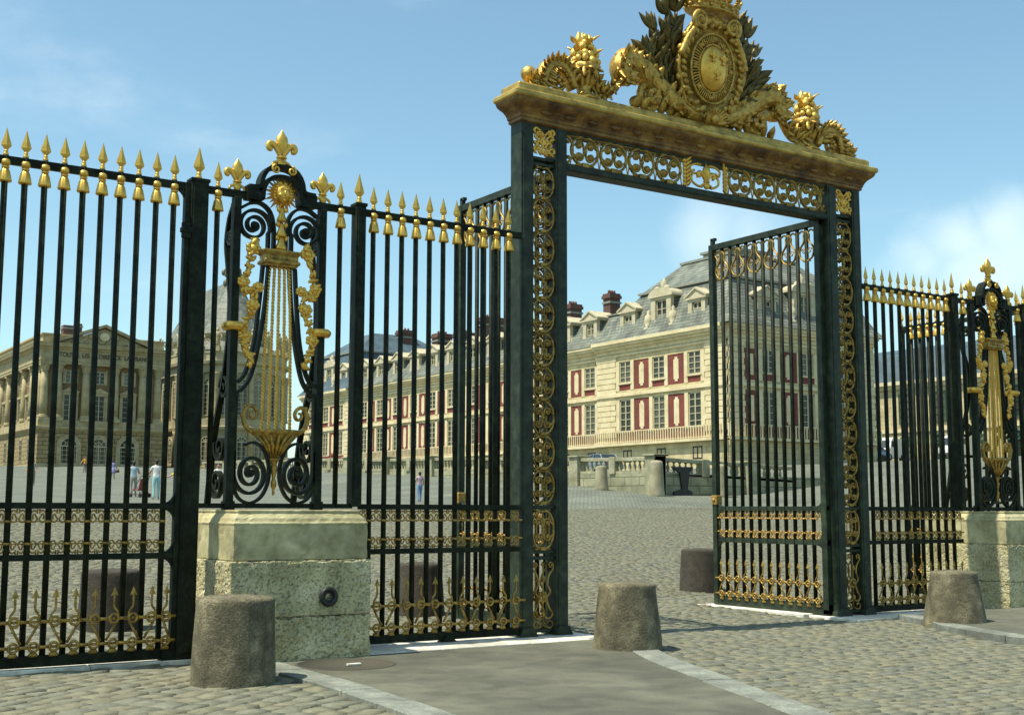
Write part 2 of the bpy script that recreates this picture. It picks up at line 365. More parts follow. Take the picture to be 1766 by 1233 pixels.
def setts(name, x0, x1, y0, y1, L_, W_, rot, test, mats, crown=.022):
    rng = random.Random(3); V_ = []; F_ = []; M_ = []
    ca, sa = math.cos(rot), math.sin(rot); cx, cy = (x0+x1)/2, (y0+y1)/2
    ext = math.hypot(x1-x0, y1-y0)/2; row = 0; yy = -ext
    us = [0,.045,.5,.955,1]; 
    while yy < ext:
        w = W_*rng.uniform(.85,1.15); xx = -ext+rng.uniform(0, L_)
        while xx < ext:
            l = L_*rng.uniform(.78,1.22); mx_, my_ = xx+l/2, yy+w/2
            gxx = cx+ca*mx_-sa*my_; gyy = cy+sa*mx_+ca*my_
            if x0 < gxx < x1 and y0 < gyy < y1 and in_view(gxx, gyy) and test(gxx, gyy):
                o = len(V_); z0 = gz(gxx, gyy)+rng.uniform(-.006,.006); tx = rng.uniform(-.016,.016); ty = rng.uniform(-.016,.016); g = rng.uniform(.006,.014)
                jit = [rng.uniform(-.006,.006) for _ in range(4)]
                for j in range(5):
                    for i in range(5):
                        u, v = us[i], us[j]
                        px = xx+g+(l-2*g)*u + (jit[0]*(1-v)+jit[1]*v)*(1 if i in (0,4) else 0)
                        py = yy+g+(w-2*g)*v + (jit[2]*(1-u)+jit[3]*u)*(1 if j in (0,4) else 0)
                        e = (1-abs(2*u-1)**6)*(1-abs(2*v-1)**6)
                        zz = z0-.032 if (i in (0,4) or j in (0,4)) else z0-.006+crown*(e-.6)+ (u-.5)*tx*l*3+(v-.5)*ty*w*3
                        V_.append((cx+ca*px-sa*py, cy+sa*px+ca*py, zz))
                q = rng.random(); mi = 0 if q < .45 else (1 if q < .8 else 2)
                for j in range(4):
                    for i in range(4):
                        F_.append((o+j*5+i, o+j*5+i+1, o+j*5+6+i, o+j*5+5+i)); M_.append(mi)
            xx += l
        yy += w; row += 1
    me = bpy.data.meshes.new(name); me.from_pydata(V_, [], F_)
    for q in mats: me.materials.append(q)
    me.polygons.foreach_set('material_index', M_); me.polygons.foreach_set('use_smooth', [True]*len(F_))
    o = bpy.data.objects.new(name, me); COL.objects.link(o); return tag(o, kind='structure')
bb = MB(); bxs = [-14+2*i for i in range(27)]; bys = [-14+2*i for i in range(25)]
bb.v = [(x, y, gz(x,y)-.022) for y in bys for x in bxs]
for j in range(len(bys)-1):
    for i in range(len(bxs)-1): k_ = len(bxs); bb.f.append((j*k_+i, j*k_+i+1, j*k_+k_+i+1, j*k_+k_+i)); bb.m.append(0); bb.s.append(True)
tag(bb.build('sett_bed', noisy('dark_joint_sand', [(.03,.028,.018),(.055,.05,.033),(.09,.082,.055)], 5, .95)), kind='structure')
S1 = noisy('sett_grey', [(.10,.103,.068),(.148,.15,.104),(.20,.20,.145)], 6, .88, bump=.5, bscale=40)
S2 = noisy('sett_buff', [(.108,.105,.066),(.16,.154,.10),(.22,.21,.138)], 6, .88, bump=.5, bscale=40)
S3 = noisy('sett_dark', [(.085,.09,.066),(.125,.13,.096),(.17,.172,.13)], 6, .88, bump=.5, bscale=40)
def free(x, y): return not any(inside(x, y, e) for e in EXC)
setts('cobbles', -4.2, 40, -8, 34, .225, .15, 0.0, lambda x,y: free(x,y) and not (x < -3.9 and y < .3), [S1,S2,S3], .005)
setts('paving', -13, -3.6, -13, .3, .32, .22, R(33), lambda x,y: free(x,y) and x < -3.9-.04*max(0,-y), [S1,S2,S2], .003)
setts('cobbles', -13, -4.2, .3, 20, .27, .20, 0.0, free, [S1,S1,S3], .005)

# ------------------------------------------------------------------ iron repeat parts (meshes made once, copied)
ZT, Z1, Z2, ZB = 5.265, 1.677, 1.145, .113
def spear_mb(s=1.0):
    b = MB()
    b.lathe((0,0,0), [(.022*s,0),(.030*s,.012*s),(.030*s,.03*s),(.018*s,.042*s),(.026*s,.055*s),(.018*s,.068*s)], 10)
    vs = []; pr = [(.014,.066),(.030,.085),(.054,.115),(.048,.145),(.030,.20),(.012,.265),(.002,.305)]
    for (w, z) in pr:
        w *= s; z *= s; vs += [(-w,0,z),(0,-w*.42,z),(w,0,z),(0,w*.42,z)]
    fs = [(i*4+j, i*4+(j+1) % 4, i*4+4+(j+1) % 4, i*4+4+j) for i in range(len(pr)-1) for j in range(4)]
    b.add(vs, fs); return b
def tassel_mb():
    b = MB()
    b.lathe((0,0,0), [(.030,.0),(.046,-.012),(.052,-.035),(.046,-.058),(.030,-.070)], 12)
    b.lathe((0,0,0), [(.028,-.066),(.042,-.085),(.030,-.10)], 12)
    b.lathe((0,0,0), [(.030,-.098),(.046,-.13),(.056,-.18),(.064,-.225),(.062,-.24),(.03,-.243)], 24, flute=8, fa=.09)
    return b
def fleur_mb(s=1.0):
    b = MB()
    b.lathe((0,0,0), [(.012,.16),(.035,.20),(.075,.29),(.082,.345),(.066,.40),(.035,.44),(.010,.475),(.002,.50)], 12, sy=.62)
    for sx in (-1,1):
        p = bez([(sx*.02,0,.15),(sx*.045,0,.21),(sx*.095,0,.285),(sx*.15,0,.30),(sx*.175,0,.265),(sx*.16,0,.225),(sx*.135,0,.225)], 5)
        n = len(p); b.tube(p, [.022+.020*math.sin(PI*min(1,i/(n-1)*1.15)) for i in range(n)], 8, normal=(0,1,0), ry=[.03]*n)
        b.ball((sx*.148,0,.236), .034, 8, 5)
        p = bez([(sx*.02,0,.13),(sx*.05,0,.09),(sx*.095,0,.07),(sx*.12,0,.035),(sx*.10,0,.015)], 5)
        n = len(p); b.tube(p, [.026-.012*i/(n-1) for i in range(n)], 8)
    b.lathe((0,0,0), [(.055,.125),(.072,.14),(.055,.158)], 12, sy=.75)
    b.lathe((0,0,0), [(.02,.0),(.05,.02),(.058,.07),(.035,.11),(.03,.13)], 12, sy=.8)
    if s != 1.0: b.v = [(x*s,y*s,z*s) for (x,y,z) in b.v]
    return b
PR = {}
def proto(key, mbf, m):
    """make a part once; every use is a copy sharing the mesh"""
    def use(name, parent, loc):
        if key not in PR:
            o = mbf().build(name, m, parent); PR[key] = o.data; o.location = loc; return o
        o = bpy.data.objects.new(name, PR[key]); COL.objects.link(o); o.parent = parent; o.location = loc; return o
    return use
spear = proto('spear', spear_mb, GOLD); bigspear = proto('bigspear', lambda: spear_mb(1.25), GOLD)
tassel = proto('tassel', tassel_mb, GOLD); fleur_s = proto('fleur_s', lambda: fleur_mb(.80), GOLD); fleur_l = proto('fleur_l', lambda: fleur_mb(.98), GOLD)
def bar_mb(z0, z1, r=.033):
    b = MB(); b.tube([(0,0,z0),(0,0,z1)], r, 8); return b
bar_f = proto('bar_f', lambda: bar_mb(ZB, ZT+.05), IRON)
bar_u = proto('bar_u', lambda: bar_mb(Z1, ZT+.05), IRON)
bar_l = proto('bar_l', lambda: bar_mb(.1, 6.24), IRON)

def band_mb(xs, ax='x'):
    """gold C scrolls under the upper lock rail and over the lower one; xs bay centres"""
    b = MB(); f = (lambda p: (p[0],0,p[1]))
    for xc, w in xs:
        h = w*.40
        for (zz, sz) in ((Z1-.035, -1), (Z2+.035, 1)):
            for sx in (-1,1):
                pts = [(xc+sx*.012, zz)]+[(xc+sx*(h*.52)+sx*h*.44*math.cos(a), zz+sz*(.075+.062*-math.sin(a))) for a in [R(150)-i*R(28) for i in range(12)]]
                pts += [(xc+sx*h*.5+sx*h*.2*math.cos(a), zz+sz*(.080-.03*math.sin(a))) for a in [R(-190)-i*R(45) for i in range(6)]]
                b.tube([f(p) for p in pts], .0095, 5, normal=(0,1,0), ry=.012)
        for zz in (1.515, 1.288):
            b.tube([(xc-w/2,0,zz),(xc+w/2,0,zz)], .006, 5)
            b.tube([(xc+w/2,0,zz-.012),(xc+w/2,0,zz+.012)], .036, 8)
        for sx in (-1,1): b.tube([(xc+sx*h*1.02,0,1.28),(xc+sx*h*1.02,0,1.52)], .005, 4)
    return b
def foot_mb(xs):
    """gold spiked rail at the foot: two rods with rings, zig-zag struts, arrows"""
    b = MB()
    x0 = xs[0][0]-xs[0][1]/2; x1 = xs[-1][0]+xs[-1][1]/2; y = -.045
    for z in (.50,.245):
        b.tube([(x0,y,z),(x1,y,z)], .014, 6)
    for i, (xc, w) in enumerate(xs):
        for z, r in ((.50,.046),(.245,.044)):
            b.tube([(xc+r*math.cos(a),y-.012,z+r*math.sin(a)) for a in [2*PI*k/12 for k in range(12)]], .015, 6, closed=True)
            b.tube([(xc+w/2-.05,y,z),(xc+w/2+.05,y,z)], .018, 8)
            b.ball((xc,y-.01,z), .018, 6, 4)
        s = 1 if i % 2 else -1
        # arrow
        st = bez([(xc-s*.048,y-.012,.51),(xc-s*.035,y-.012,.575),(xc,y-.012,.63),(xc,y-.012,.76)], 4)
        b.tube(st, .012, 6)
        b.add([(xc-.040,y-.012,.735),(xc,y-.024,.75),(xc+.040,y-.012,.735),(xc,y-.004,.75),(xc,y-.012,.835)], [(0,1,4),(1,2,4),(2,3,4),(3,0,4),(0,3,2,1)])
        b.tube([(xc-s*.045,y,.465),(xc+ -s*w*.40 if False else xc+s*-.045+s*w*.0,y,.455),(xc-s*.02+s*w*.36,y,.285)] if False else [(xc-s*.03,y,.46),(xc+s*w*.36,y,.275)], .014, 6)
        b.lathe((xc,y,.15), [(.05,.0),(.045,.03),(.02,.05)], 8, sy=.4)
    return b

# ------------------------------------------------------------------ fence panels
def fence_panel(name, label, cat, xs, xa, xb, group, z_lo=ZB, loc=(0,0,0), y=0.0):
    t = thing(name, (xa, y, 0), label, cat, group)
    b = MB(); ox = xa
    for nm, hw_, za, zb in (('top_rail',.030,ZT-.042,ZT+.042),('lock_rail',.028,Z1-.032,Z1+.032),('lock_rail',.028,Z2-.032,Z2+.032),('bottom_rail',.035,ZB-.055,ZB+.045)):
        b = MB(); b.box(xa-ox, xb-ox, -hw_, hw_, za, zb); b.build(nm, IRON, t, bevel=.004)
    for x in xs:
        o = bar_f('bar', t, (x-ox,0,0)); spear('spear_finial', o, (0,0,ZT+.042)); tassel('tassel', o, (0,-.012,ZT+.005))
    ed = sorted([xa]+list(xs)+[xb]); bays = [((p+q)/2-ox, q-p) for p, q in zip(ed[:-1], ed[1:]) if q-p > .12]
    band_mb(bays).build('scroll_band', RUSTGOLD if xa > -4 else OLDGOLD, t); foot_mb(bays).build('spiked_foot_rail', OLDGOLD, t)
    return t
PITCH = .2
xsL = [-2.19+.2*i for i in range(11)]
pL = fence_panel('fence_panel', 'iron fence panel between the ringed stone pedestal and the gilded portal', 'fence', xsL, -2.33, .0, 'fixed fence panels beside the portal')
xsR = [6.80+.2*i for i in range(11)]
pR = fence_panel('fence_panel', 'iron fence panel right of the portal behind a bollard, white vans seen through it', 'fence', xsR, 6.69, 9.02, 'fixed fence panels beside the portal')
for t, xx in ((pL, 1.25), (pR, 1.65)):
    b = MB(); b.prism([(-.16,0),(.16,0),(.06,.07),(.05,.10),(-.05,.10),(-.06,.07)], lambda x,z: (x+xx,-.06,z), lambda x,z: (x+xx,.06,z)); b.build('foot', IRON, t)

def side_leaf(label, x0, n, width, hinge_right, rz, hx):
    """side gate: origin at hinge, leaf runs to -x"""
    t = thing('gate_leaf', (hx, 0, 0), label, 'gate', 'leaves of the side gates', rz)
    W = width
    b = MB()
    b.box(-W, -.0, -.03,.03, ZT-.042, ZT+.042); b.box(-W,0,-.03,.03,Z1-.032,Z1+.032); b.box(-W,0,-.03,.03,Z2-.032,Z2+.032); b.box(-W,0,-.04,.04,.045,.16)
    for zz, sg in ((Z1-.032,-1),(Z2-.032,-1),(Z1+.032,1),(Z2+.032,1),(ZT-.042,-1),(.16,1)):   # rounded gussets
        for xx, sx in ((-.10,-1),(-W+.09,1)):
            pl = [(0,0)]+[(.15*(1-math.cos(a)) , .15*(1-math.sin(a))) for a in [R(0+15*k) for k in range(7)]]
            if sg < 0 and zz < ZT-1 and zz > Z1-.1 : r_ = .13
            else: r_ = .13
            pl = [(0,0)]+[(r_*(1-math.sin(a)), r_*(1-math.cos(a))) for a in [R(15*k) for k in range(7)]]
            b.prism([(xx+sx*p, zz+sg*q) for p, q in pl], lambda x,z: (x,-.022,z), lambda x,z: (x,.022,z))
    b.box(-.10,0,-.045,.045,.05,ZT+.04); b.box(-W,-W+.09,-.045,.045,.05,ZT+.04)
    b.box(-.2,.02,-.07,.07,.0,.13)
    b.build('frame', IRON, t, bevel=.004)
    xs = [-.22-.2*i for i in range(n)]
    for x in xs:
        o = bar_f('bar', t, (x,0,0)); spear('spear_finial', o, (0,0,ZT+.042)); tassel('tassel', o, (0,-.012,ZT+.005))
    o = MB(); o.box(-.03,.03,-.03,.03,0,.02); 
    ed = sorted([-W+.09]+xs+[-.10]); bays = [((p+q)/2, q-p) for p, q in zip(ed[:-1], ed[1:]) if q-p > .11]
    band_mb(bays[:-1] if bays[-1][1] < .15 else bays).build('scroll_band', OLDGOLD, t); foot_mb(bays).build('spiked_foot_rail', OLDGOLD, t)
    b = MB(); b.box(-W-.0,-W+.09,-.04,.04,0,.01)
    bigspear('spear_finial', t, (-W+.045,0,ZT+.05))
    b = MB(); b.box(-.135,-.02,-.075,-.03,4.66,4.84); b.box(-.15,-.005,-.085,-.028,4.72,4.78); b.build('hinge', IRON, t, bevel=.008)
    return t
side_leaf('closed side gate leaf of iron bars at the left edge of the picture', 0, 15, 3.3, True, 0.0, -4.48)
side_leaf('swung open side gate leaf seen end on behind the right fence panel', 0, 13, 2.9, True, R(-90), 11.18)

# ------------------------------------------------------------------ lyre bay
def lyre_bay(xc, label, sidegate_sign):
    t = thing('lyre_pilaster', (xc,0,1.62), label, 'gate pilaster', 'gilded lyre pilasters'); z0 = 1.62
    def F(p): return (p[0], p[1], p[2]-z0)
    def S(b): b.v = [(x,y,z-z0) for (x,y,z) in b.v]; return b
    # rails and big posts
    for sx in (-1,1):
        b = MB(); b.box(min(sx*.36,sx*1.06), max(sx*.36,sx*1.06), -.03,.03, ZT-.042, ZT+.042); S(b).build('top_rail', IRON, t, bevel=.004)
    b = MB(); b.box(-.90,1.0,-.028,.028,Z1-.02,Z1+.035); S(b).build('bottom_rail', IRON, t, bevel=.004)
    for x, w, lo in ((-1.0*sidegate_sign, .20, .0), (1.03*sidegate_sign, .13, Z1)):
        b = MB(); b.box(x-w/2, x+w/2, -.075, .075, lo, ZT+.09); b.box(x-w/2+.02, x+w/2-.02, -.085,-.06, lo+.1, ZT); b.box(x-w/2-.012, x+w/2+.012,-.09,.09, ZT+.06, ZT+.10)
        o = S(b).build('post', IRON, t, bevel=.006); bigspear('spear_finial', o, F((x,0,ZT+.10)))
    for x in (-.77,.78):
        o = bar_u('bar', t, F((x,0,0))); spear('spear_finial', o, (0,0,ZT+.042)); tassel('tassel', o, (0,-.012,ZT+.005))
    # uprights
    for sx in (-1,1):
        b = MB(); b.box(sx*.54-.045, sx*.54+.045, -.05,.05, Z1-.03, ZT-.04); b.box(sx*.54-.06, sx*.54+.06,-.065,.065, Z1-.05, Z1+.06)
        o = S(b).build('upright', IRON, t, bevel=.006)
        b = MB(); b.lathe((sx*.54,0,3.72), [(.06,-.05),(.115,-.045),(.135,-.012),(.135,.02),(.11,.045),(.06,.05)], 16); S(b).build('collar', GOLD, o)
        fleur_s('fleur_finial', o, F((sx*.54,0,ZT+.03)))
    # hood: two mouldings arching over the sun
    b = MB()
    for (w0, h0, wd) in ((0,0,.05),(-.075,-.095,.045)):
        half = [(.52 if w0 == 0 else .36+w0*.1, ZT+.02), ]
        if w0 == 0: prof = [(.42,ZT+.10),(.30,ZT+.11),(.265,ZT+.15),(.255,ZT+.21),(.22,ZT+.29),(.16,ZT+.355),(.08,ZT+.385),(0,ZT+.39)]
        else: prof = [(.36,ZT-.03),(.275,ZT-.03),(.245,ZT-.02),(.235,ZT+.08),(.20,ZT+.17),(.135,ZT+.24),(.06,ZT+.265),(0,ZT+.27)]
        pr = bez(prof, 4); full = pr+[(-x,z) for x,z in reversed(pr[:-1])]
        b.strap(XZ(full), wd, .16)
    for sx in (-1,1): b.box(min(sx*.30,sx*.44), max(sx*.30,sx*.44), -.07,.07, ZT-.05, ZT+.10)
    S(b).build('hood', IRON, t)
    fleur_l('fleur_finial', t, F((0,0,ZT+.375)))
    for sx in (-1,1):
        b = MB()
        b.tube(XZ(spiral(sx*.10, ZT+.345, .055, .012, R(90) if sx < 0 else R(90), R(90)+sx*R(-500), 22), -.09), .014, 6)
        S(b).build('hood_scroll', GOLD, t)
    # sun mask
    b = MB(); zc = 5.33
    for k in range(24):
        a = 2*PI*k/24+.13; r1 = .245 if k % 2 else .20; c, s_ = math.cos(a), math.sin(a); w = .030 if k % 2 else .026
        b.add([(c*.10-s_*w,-.055,zc+s_*.10+c*w),(c*.10+s_*w,-.055,zc+s_*.10-c*w),(c*r1,-.03,zc+s_*r1),(c*.13,-.085,zc+s_*.13),(c*.12,-.02,zc+s_*.12)],
              [(0,3,2),(3,1,2),(0,1,3),(1,4,2),(4,0,2)])
    S(b).build('sun_rays', GOLD, t)
    b = MB(); b.ball((0,-.07,zc), .105, 16, 10, sx=.84, sy=.66, sz=1.12)                    # face
    b.ball((0,-.137,zc-.008), .018, 8, 5, sx=.8, sy=1.0, sz=1.8)                            # nose
    for sx in (-1,1):
        b.ball((sx*.036,-.122,zc+.026), .015, 8, 5, sx=1.3, sy=.6, sz=.7); b.ball((sx*.036,-.126,zc+.05), .02, 8, 4, sx=1.4, sy=.5, sz=.45); b.ball((sx*.045,-.112,zc-.03), .026, 8, 5)
        for q in range(6): b.ball((sx*(.030+.070*math.sin(q*.42)), -.060, zc+.118-.036*q), .026, 7, 5)
    b.ball((0,-.128,zc-.052), .022, 8, 4, sx=1.2, sy=.6, sz=.5); b.ball((0,-.115,zc-.085), .026, 8, 5)
    S(b).build('sun_face', GOLD, t)
    # bell flowers below the sun
    b = MB()
    for (zz, r) in ((5.08,.055),(4.90,.062),(4.74,.07)):
        b.lathe((0,-.05,zz), [(.012,.09),(r*.5,.06),(r*.62,.0),(r,-.05),(r*1.1,-.085),(r*.5,-.08)], 12, flute=5, fa=.12, sy=.7)
        for sx in (-1,1): b.ball((sx*r*.8,-.06,zz+.06), .026, 7, 5, sz=1.4)
    b.tube([(0,-.03,5.2),(0,-.03,4.62)], .014, 6)
    S(b).build('bell_flowers', GOLD, t)
    # dark scroll work: volutes above the block, lyre arms, bottom scrolls
    b = MB()
    for sx in (-1,1):
        for (r, dx, xb) in ((.215,0,.15),(.155,0,.085)):
            sp = spiral(.315, 4.93, r, .035, R(0) if False else R(20), R(20)+R(560) if r > .2 else R(20)+R(420), 40)
        sp = [(.145,4.62),(.145,4.85)]+spiral(.325, 4.92, .205, .030, R(190), R(190)-R(790), 56)
        b.strap(XZ(sp, 0, sx=sx), .034, .075)
        sp2 = bez([(.075,4.62),(.08,4.92),(.13,5.10),(.24,5.19),(.36,5.185),(.47,5.12)], 6); b.strap(XZ(sp2, 0, sx=sx), .034, .075)
        a1 = bez([(.20,4.46),(.235,4.0),(.285,3.55),(.37,3.22),(.45,3.10),(.50,3.09)], 6)
        a2 = bez([(.13,4.46),(.165,4.0),(.225,3.55),(.315,3.16),(.42,3.00),(.47,2.97),(.485,2.85),(.49,2.3)], 6)
        b.strap(XZ(a1, 0, sx=sx), .034, .07)
        b.strap(XZ(a2, 0, sx=sx), .034, .07)
        bs = [(.49,2.4),(.49,2.2)]+spiral(.285, 2.05, .205, .03, R(0), R(0)-R(780), 60)
        bs = [(p[0], 2.05+(p[1]-2.05)*1.22) for p in bs]
        b.strap(XZ(bs, 0, sx=sx), .036, .08)
        o2 = bez([(.49,2.3),(.495,2.0),(.44,1.79),(.30,1.715),(.16,1.78),(.075,1.95),(.07,2.15),(.14,2.33),(.26,2.40),(.37,2.37)], 6)
        b.strap(XZ(o2, -.01, sx=sx), .03, .06)
        b.ball((sx*.325,-.02,4.92), .05, 8, 6, sy=.8); b.ball((sx*.285,-.02,2.05), .045, 8, 6, sy=.8)
    S(b).build('scroll_work', IRON, t)
    # gilded block
    b = MB(); b.rings([(-.20,.20,-.09,.09,4.46),(-.20,.20,-.09,.09,4.475),(-.225,.225,-.115,.115,4.49),(-.225,.225,-.115,.115,4.52),(-.205,.205,-.095,.095,4.535),(-.205,.205,-.095,.095,4.585),(-.22,.22,-.11,.11,4.60),(-.235,.235,-.125,.125,4.62),(-.235,.235,-.125,.125,4.645)])
    b.box(-.15,.15,-.104,-.09,4.545,4.575)
    S(b).build('crossbar_block', OLDGOLD, t, bevel=.004)
    # rope strings
    for k in range(5):
        q = k-2; xt, xb = q*.056, q*.088; b = MB()
        for ph in (0, PI):
            pts = []; n = 120
            for i in range(n+1):
                u = i/n; a = ph+u*2*PI*24; pts.append((xt+(xb-xt)*u**.5+.010*math.cos(a), -.02+.010*math.sin(a), 4.46+(2.54-4.46)*u))
            b.tube(pts, .0125, 5)
        S(b).build('string', GOLD, t)
    # cup
    b = MB()
    b.lathe((0,0,0), [(.06,2.23),(.085,2.27),(.10,2.33),(.15,2.40),(.24,2.475),(.28,2.50),(.285,2.515)], 24, sy=.5, flute=12, fa=.05)
    b.lathe((0,0,0), [(.27,2.505),(.305,2.515),(.315,2.535),(.305,2.555),(.26,2.558)], 24, sy=.52)
    for k in range(7):
        a = R(200+k*23); b.tube([(.08*math.cos(a),.04*math.sin(a)-.0,2.26),(.13*math.cos(a),.065*math.sin(a)-.02,2.37),(.26*math.cos(a),.13*math.sin(a)-.02,2.49)], [.012,.026,.015], 6)
    b.lathe((0,0,0), [(.06,2.23),(.08,2.215),(.05,2.20),(.03,2.16),(.045,2.11),(.03,2.06),(.018,2.0),(.035,1.95),(.03,1.90),(.012,1.86),(.018,1.83),(.003,1.80)], 12)
    for sx in (-1,1):
        pts = bez([(.28,2.52),(.345,2.56),(.39,2.65),(.385,2.75),(.33,2.82),(.265,2.80),(.235,2.74),(.26,2.68),(.31,2.69),(.32,2.74),(.285,2.755)], 5)
        n = len(pts); b.tube(XZ(pts,-.02,sx=sx), [.030-.016*i/n for i in range(n)], 8, normal=(0,1,0), ry=.035)
        for q in range(4):
            i = 6+q*6; p = pts[i]; b.ball((sx*(p[0]+.02),-.03,p[1]+.012), .025, 6, 4)
    S(b).build('cup', RUSTGOLD if False else OLDGOLD, t)
    # garlands
    rng = random.Random(int(abs(xc)*10))
    for sx in (-1,1):
        b = MB()
        path = bez([(.33,4.74),(.34,4.62),(.40,4.42),(.46,4.22),(.41,4.12),(.34,4.16),(.31,4.02),(.36,3.86),(.43,3.68),(.42,3.52),(.36,3.38),(.33,3.28)], 5)
        b.tube(XZ(path,-.04,sx=sx), .012, 6)
        for q, (x, z) in enumerate(path[::2]):
            for _ in range(3):
                a = rng.uniform(0,2*PI); r = rng.uniform(.028,.046)
                M = Matrix.Rotation(a,3,'Y')
                b.ball((sx*x+rng.uniform(-.03,.03),-.05+rng.uniform(-.02,.02),z+rng.uniform(-.02,.02)), r, 7, 5, sx=1.5, sy=.7, sz=.6, rot=M)
        for (x, z, r) in ((.34,4.64,.090),(.45,4.24,.075),(.33,3.98,.08),(.42,3.62,.08),(.27,4.19,.07)):
            b.ball((sx*x,-.06,z), r*.55, 10, 6, sy=.8)
            for k in range(7):
                a = 2*PI*k/7; b.ball((sx*x+r*.72*math.cos(a),-.055,z+r*.55*math.sin(a)), r*.40, 7, 5, sy=.6)
        S(b).build('garland', GOLD, t)
        # buttress scroll behind each upright, in the plane x = const
        b = MB()
        pts = bez([(.05,5.16),(.12,5.10),(.16,5.16)], 3)
        main = bez([(.09,5.12),(.20,4.98),(.26,4.72),(.18,4.40),(.10,4.05),(.12,3.6),(.24,3.1),(.40,2.75),(.52,2.4),(.60,2.0),(.66,1.70)], 6)
        b.strap([(sx*.54,y,z) for y,z in main], .040, .07, normal=(1,0,0))
        for (cy_, cz_, r, a0, tw) in ((.11,4.78,.11,R(40),-R(560)),(.20,3.02,.15,R(10),R(560)),(.28,2.35,.17,R(20),-R(560)),(.36,1.95,.20,R(10),-R(620))):
            b.strap([(sx*.54,y,z) for y,z in spiral(cy_,cz_,r,.02,a0,a0+tw,36)], .03, .06, normal=(1,0,0))
        b.ball((sx*.54,.11,4.78), .04, 8, 5); b.ball((sx*.54,.06,5.14), .05, 8, 5)
        S(b).build('buttress_scroll', IRON, t)
    return t
lyre_bay(-3.42, 'gilded sun and lyre ironwork standing on the pedestal with the black ring', 1)
lyre_bay(10.03, 'gilded sun and lyre ironwork near the right edge of the picture, right of the portal', -1)

# ------------------------------------------------------------------ pedestals
def roughen(o, size, amp, seed):
    """weather a stone block: refine it, then pit and chip its faces"""
    from mathutils import noise
    me = o.data; bm = bmesh.new(); bm.from_mesh(me)
    for _ in range(7):
        ed_ = [e for e in bm.edges if e.calc_length() > size]
        if not ed_: break
        bmesh.ops.subdivide_edges(bm, edges=ed_, cuts=1, use_grid_fill=True)
    bmesh.ops.triangulate(bm, faces=[f for f in bm.faces if len(f.verts) > 4])
    bm.normal_update()
    off = Vector((seed*7.3, seed*3.1, seed*1.7)); mv = []
    for v in bm.verts:
        p = v.co*1.0+off; q = noise.fractal(p*9, .9, 2.0, 4); r = noise.fractal(p*26, .8, 2.0, 3)
        d = -max(0, q-.12)*amp*1.6-max(0, r-.1)*amp*1.1
        if sum(1 for e in v.link_edges if len(e.link_faces) == 2 and e.calc_face_angle(0) > .5) >= 2: d -= max(0, noise.fractal(p*6, .9, 2.0, 3)+.1)*amp*1.6
        mv.append(v.normal*d)
    for v, d in zip(bm.verts, mv): v.co += d
    bm.to_mesh(me); bm.free(); me.update()
def pedestal(x0, x1, label, ring):
    xc = (x0+x1)/2; w = (x1-x0)/2
    t = thing('stone_pedestal', (xc,.12,0), label, 'pedestal', 'stone pedestals under the lyre ironwork'); D = .85
    def rs(L): return [(-w+i, w-i, -D+i, D-i, z) for i, z in L]
    rng = random.Random(5)
    b = MB(); b.rings(rs([(.0,-.1),(.0,.475),(.012,.482)])); b.build('bottom_course', STONE_PIT, t, bevel=.012)
    roughen([c for c in t.children if c.name.startswith('bottom_course')][0], .035, .020, 1+x0)
    b = MB(); b.rings(rs([(.012,.484),(.004,.494),(.004,1.085),(.016,1.092)])); b.build('middle_course', STONE_PIT, t, bevel=.010)
    roughen([c for c in t.children if c.name.startswith('middle_course')][0], .035, .014, 2+x0)
    b = MB(); b.rings(rs([(.05,1.094),(.04,1.10),(.04,1.475),(.034,1.485),(.036,1.50),(.05,1.51),(.065,1.55),(.10,1.59),(.115,1.605),(.105,1.61),(.105,1.638)])); b.build('cap_course', STONE_SM, t, bevel=.006)
    roughen([c for c in t.children if c.name.startswith('cap_course')][0], .05, .006, 3+x0)
    if ring:
        b = MB(); x, z = .30, .69
        b.tube([(x+.083*math.cos(a),-D-.020,z+.083*math.sin(a)) for a in [2*PI*k/28 for k in range(28)]], .028, 10, closed=True)
        b.tube([(x+.052*math.cos(a),-D-.012,z+.052*math.sin(a)) for a in [2*PI*k/24 for k in range(24)]], .013, 8, closed=True)
        b.lathe((0,0,0), [(.001,0)], 3) if False else None
        b.build('mooring_ring', BLACK, t)
    return t
pedestal(-4.19, -2.51, 'worn stone pedestal with a black iron ring on its front', True)
pedestal(9.20, 10.88, 'stone pedestal at the right edge of the picture with a sunlit side and no ring', False)

